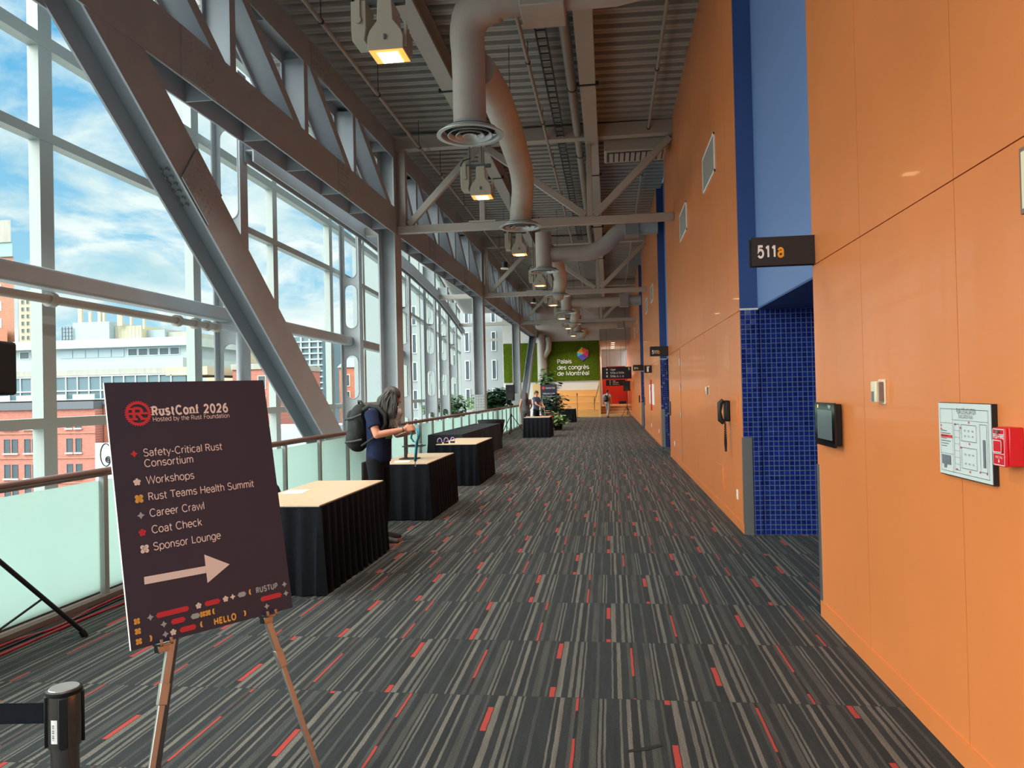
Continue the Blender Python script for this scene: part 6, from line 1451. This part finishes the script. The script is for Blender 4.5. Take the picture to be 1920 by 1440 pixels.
for x in (-7.75, -7.3):
    for y in (37.3, 37.65): MB().cyl((x, y, 0), (x, y, .22), .015, n=8).build('leg', 'chrome', t)

# ------------------------------------------------------------------ the city outside
GZ = -20
struct('ground', MB().box(-600, 100, -100, 700, GZ-1, GZ), 'asphalt', smooth=False)
def win(parent, x0, x1, y, z0, z1, frame='bld_frame', pane='bld_glass_dark', sill=None, fw=.12, arch=False, proud=.12):
    w = MB().box(x0, x1, y-proud*.3, y+.1, z0, z1)
    f = MB(); f.box(x0-fw, x0, y-proud, y+.1, z0-fw, z1+fw).box(x1, x1+fw, y-proud, y+.1, z0-fw, z1+fw).box(x0, x1, y-proud, y+.1, z1, z1+fw).box(x0, x1, y-proud, y+.1, z0-fw, z0)
    o = f.build('window', frame, parent, smooth=False); w.build('pane', pane, o, smooth=False)
    if sill: MB().box(x0-.25, x1+.25, y-.3, y, z0-fw-.25, z0-fw).build('sill', sill, o, smooth=False)
    return o
# red brick block
B = thing('brick_building', 'red brick block with paired arched windows across the street', 'building', (-96, 120, GZ))
MB().box(-122, -87.7, 120, 134, GZ, .6).build('wall', 'brick_red', B, smooth=False); MB().box(-122.3, -87.65, 119.6, 134, .6, 1.9).build('parapet', 'bld_parapet', B, smooth=False)
for z in (-3.6, -7.9, -12.2): MB().box(-122, -87.6, 119.85, 120, z, z+.25).build('string_course', 'brick_brown', B, smooth=False)
for zi, (z0, hh) in enumerate(((-2.6, 1.1), (-6.8, 2.3), (-11.2, 2.3), (-15.4, 2.3))):
    for x in (-104.9, -103.4, -101.0, -99.5, -93.0, -91.3, -109.5, -108, -112.6, -111.1):
        win(B, x, x+.95, 120, z0, z0+hh, 'bld_parapet', 'bld_glass_dark', 'stone_sill', .07)
B = thing('brick_building', 'narrow red brick annex right of the arched-window block, half hidden by the board', 'building', (-88, 124, GZ))
MB().box(-87.5, -78, 122, 134, GZ, 1.2).build('wall', 'brick_orange', B, smooth=False); MB().box(-87.5, -78, 121.8, 134, 1.2, 1.8).build('parapet', 'bld_parapet', B, smooth=False)
for z in (-5.6, -2.0): win(B, -86.2, -85.0, 122, z, z+1.6, 'bld_frame', 'bld_glass_dark', 'stone_sill', .15)
t = MB().box(-86.3, -80.5, 118, 118.3, GZ, -5.2).build('mural_panel', 'mural_paint', smooth=False); tag(t, 'white painted panel with black line drawing beside the big sign board', 'mural')
mb = MB()
for k, (ax, az, rx, rz) in enumerate(((-84.3, -7.2, 1.0, 1.9), (-83.9, -8.0, .45, .5), (-83.9, -8.0, .2, .22), (-83.6, -11, 1.4, 1.6))):
    pts = [(ax+rx*math.cos(a_*math.pi/12), 117.93, az+rz*math.sin(a_*math.pi/12)) for a_ in range(25)]; mb.tube(pts, .10, 5)
mb.build('line_drawing', 'mural_ink', t)
# pale office block with glass band, corrugated strip and roof plant
B = thing('office_building', 'long pale office block with a glazed lower band and rooftop plant', 'building', (-104, 140, GZ))
MB().box(-135, -76, 137, 180, GZ, 2.3).build('lower_wall', 'bld_concrete', B, smooth=False)
MB().box(-135, -80.5, 136.2, 139, 2.3, 6.9).build('glass_band', 'bld_glass', B, smooth=False)
for k in range(22): MB().box(-135+2.45*k, -135+2.45*k+.22, 136.0, 136.25, 2.3, 6.9).build('band_mullion', 'bld_frame', B, smooth=False)
for z in (2.2, 3.9, 6.7): MB().box(-135, -80.4, 135.95, 136.3, z, z+.22).build('band_rail', 'bld_frame', B, smooth=False)
for k in range(4): MB().box(-121+6*k, -116.4+6*k, 134.6, 134.7, 2.2, 3.3).build('balustrade', 'bld_frame', B, smooth=False)
MB().box(-135, -84.5, 136.5, 170, 7.0, 8.1).build('ledge', 'bld_concrete', B, smooth=False)
MB().box(-84.5, -76, 136.0, 170, 6.5, 8.1).build('side_ledge', 'bld_beige', B, smooth=False)
MB().box(-126, -84.5, 142, 178, 8.1, 10.3).build('corrugated_strip', 'bld_metal', B, smooth=False)
MB().box(-131, -88.4, 150, 178, 10.3, 13.3).build('upper_wall', 'bld_white', B, smooth=False)
for k in range(5): win(B, -101.6+2.4*k, -99.6+2.4*k, 150, 11.5, 12.9, 'bld_frame', 'bld_glass_dark', None, .12)
for k in range(3): win(B, -127+2.6*k, -124.9+2.6*k, 150, 11.5, 12.9, 'bld_frame', 'bld_glass_dark', None, .12)
for k in range(5): MB().box(-117.4+3*k, -114.6+3*k, 149.9, 150, 11.3, 13.0).build('cladding_panel', 'bld_metal', B, smooth=False)
MB().box(-132, -87.5, 148.6, 179, 13.3, 15.1).build('roof_fascia', 'bld_grey', B, smooth=False)
MB().box(-116, -107.4, 152, 170, 15.1, 19.2).build('penthouse', 'bld_metal', B, smooth=False); MB().box(-107.4, -101.2, 154, 170, 15.1, 18.3).build('penthouse_wing', 'bld_beige', B, smooth=False)
for k in range(7): MB().box(-107.3+.9*k, -107.2+.9*k, 153.9, 154, 15.1, 18.2).build('standing_seam', 'bld_frame', B, smooth=False)
MB().box(-101.2, -97, 156, 170, 15.1, 17.4).build('duct_hood', 'bld_metal', B, smooth=False); MB().box(-97, -92, 157, 172, 15.1, 16.9).build('plant_box', 'bld_concrete', B, smooth=False)
for x, z0, z1, w_ in ((-115.5, 18.6, 22.4, .9), (-113.0, 18.6, 21.6, .6), (-110.8, 19.2, 21.9, .7), (-109.6, 19.2, 21.7, .4), (-106.2, 18.3, 20.9, 1.1), (-103.2, 18.3, 20.2, .35), (-100.2, 17.4, 20.0, .4)):
    MB().box(x, x+w_, 153, 153.5, z0, z1).build('antenna', 'bld_beige', B, smooth=False)
mb = MB()
for k in range(4): mb.box(-118.3, -115.8, 151.5, 151.7, 15.4+.8*k, 15.55+.8*k)
for k in range(4): mb.box(-118.3+.75*k, -118.15+.75*k, 151.5, 151.7, 15.2, 18.3)
mb.build('lattice', 'bld_parapet', B, smooth=False); MB().cyl((-120.4, 151.0, 16.3), (-120.4, 151.3, 16.3), .55, n=16).build('satellite_dish', 'bld_parapet', B)
# towers at left
def skew(x0, x1, y0, d, z0, z1): return MB().prism([(x0, y0), (x1, y0), (x1-.88*d, y0+d), (x0-.88*d, y0+d)], lambda u, v, q: (u, v, q), z0, z1)
B = thing('office_tower', 'tall tower cut by the left edge with brick and pale grey floors', 'tower', (-190, 220, GZ))
skew(-230, -188.2, 220, 30, GZ, 49).build('shaft', 'brick_brown', B, smooth=False); skew(-230, -188.2, 219.5, 30, 49, 53.5).build('green_glass', 'bld_teal', B, smooth=False); skew(-230, -188.2, 219, 31, 53.5, 60.6).build('crown', 'bld_concrete', B, smooth=False); skew(-193.3, -185.6, 214, 5, GZ, 25.4).build('annex', 'brick_orange', B, smooth=False)
for k in range(4): win(B, -195, -193, 220, 21+5.5*k, 23.5+5.5*k, 'bld_frame', 'bld_teal', None, .3)
B = thing('apartment_tower', 'cream apartment tower with small paired windows at the left', 'tower', (-178, 212, GZ)); skew(-179.6, -175.4, 212, 12, GZ, 36.6).build('wall', 'bld_beige', B, smooth=False)
for k in range(9):
    for j in range(2): win(B, -178.9+1.75*j, -178.0+1.75*j, 212, 17+2.2*k, 18.2+2.2*k, 'bld_beige', 'bld_glass_dark', None, .1)
# middle distance
B = thing('apartment_tower', 'glassy apartment tower with stacked balconies seen past the slanting brace', 'tower', (-106, 260, GZ)); MB().box(-113, -101.4, 260, 285, GZ, 23.5).build('wall', 'bld_glass', B, smooth=False)
for k in range(11): MB().box(-113.2, -101.2, 259.2, 260, 0.4+2.1*k, .9+2.1*k).build('balcony_slab', 'bld_white', B, smooth=False)
for k in range(4): MB().box(-112.6+3.2*k, -112.0+3.2*k, 259.3, 260, GZ, 23.5).build('pier', 'bld_white', B, smooth=False)
B = thing('brick_building', 'orange brick gabled building right of the slanting brace', 'building', (-61, 180, GZ)); MB().box(-66, -51, 180, 210, GZ, 8.9).build('wall', 'brick_orange', B, smooth=False)
MB().prism([(-66.4, 8.9), (-50.6, 8.9), (-53, 11.2), (-64, 11.2)], lambda u, v, d: (u, d, v), 179.6, 210).build('roof', 'bld_grey', B, smooth=False)
for k in range(5):
    for j in range(4): win(B, -65+3.6*j, -63.4+3.6*j, 180, -10+4.1*k-2, -7.4+4.1*k-2, 'stone_sill', 'bld_glass_dark', None, .2)
B = thing('office_building', 'blue-grey glass block just behind the bearded man\'s column', 'building', (-58, 240, GZ)); MB().box(-78, -62, 240, 262, GZ, 20).build('wall', 'bld_glass', B, smooth=False)
for k in range(8): MB().box(-78.1, -61.9, 239.8, 240, -2+2.9*k, -1.5+2.9*k).build('floor_band', 'bld_parapet', B, smooth=False)
B = thing('stone_building', 'beige stone building seen through the fin slot above the sign board', 'building', (-105, 200, GZ)); MB().box(-112, -103.2, 200, 220, GZ, 16.6).build('wall', 'bld_beige', B, smooth=False); MB().box(-112.5, -102.8, 199.6, 220, 16.6, 17.3).build('cornice', 'bld_white', B, smooth=False)
for k in range(2): win(B, -106, -104.6, 200, 8.2+4*k, 10.6+4*k, 'bld_beige', 'bld_glass_dark', None, .2)
B = thing('apartment_tower', 'distant white apartment tower seen through the fin slot', 'tower', (-155, 300, GZ)); MB().box(-158, -146, 300, 320, GZ, 25).build('wall', 'bld_white', B, smooth=False)
for k in range(6): win(B, -153.5, -150.5, 300, 6+3*k, 7.6+3*k, 'bld_white', 'bld_glass', None, .2)
B = thing('low_building', 'low white-roofed building at the foot of the slanting brace', 'building', (-45, 100, GZ)); MB().box(-56, -41, 100, 118, GZ, -5.2).build('wall', 'bld_glass_dark', B, smooth=False); MB().box(-56.4, -40.6, 99.6, 118, -5.2, -2.6).build('roof_fascia', 'bld_white', B, smooth=False); MB().box(-56, -41, 99.8, 100, -8, -7.2).build('floor_band', 'bld_white', B, smooth=False)
B = thing('brick_building', 'red brick building glimpsed between mullions left of the slanting brace', 'building', (-70, 140, GZ)); MB().box(-74, -65, 142, 165, GZ, 7.5).build('wall', 'brick_red', B, smooth=False); MB().box(-74.2, -64.8, 141.7, 165, 7.5, 8.6).build('parapet', 'bld_concrete', B, smooth=False)
for k in range(4): win(B, -68.6, -67.2, 142, -8+3.9*k, -5.6+3.9*k, 'stone_sill', 'bld_glass_dark', None, .15)
# pale block with slit windows close to the far glazing
B = thing('slit_window_building', 'pale building with narrow slit windows beyond the far glazing', 'building', (-12, 60, GZ)); MB().box(-20, -7.6, 58, 75, GZ, 16).build('wall', 'bld_slit', B, smooth=False)
for k in range(7):
    for j in range(7): x = -15.2+1.05*j; z = -6+2.2*k; win(B, x, x+.26, 58, z+(j % 2)*.5, z+1.4+(j % 2)*.5, 'bld_frame', 'bld_glass_dark', None, .06, proud=.06)
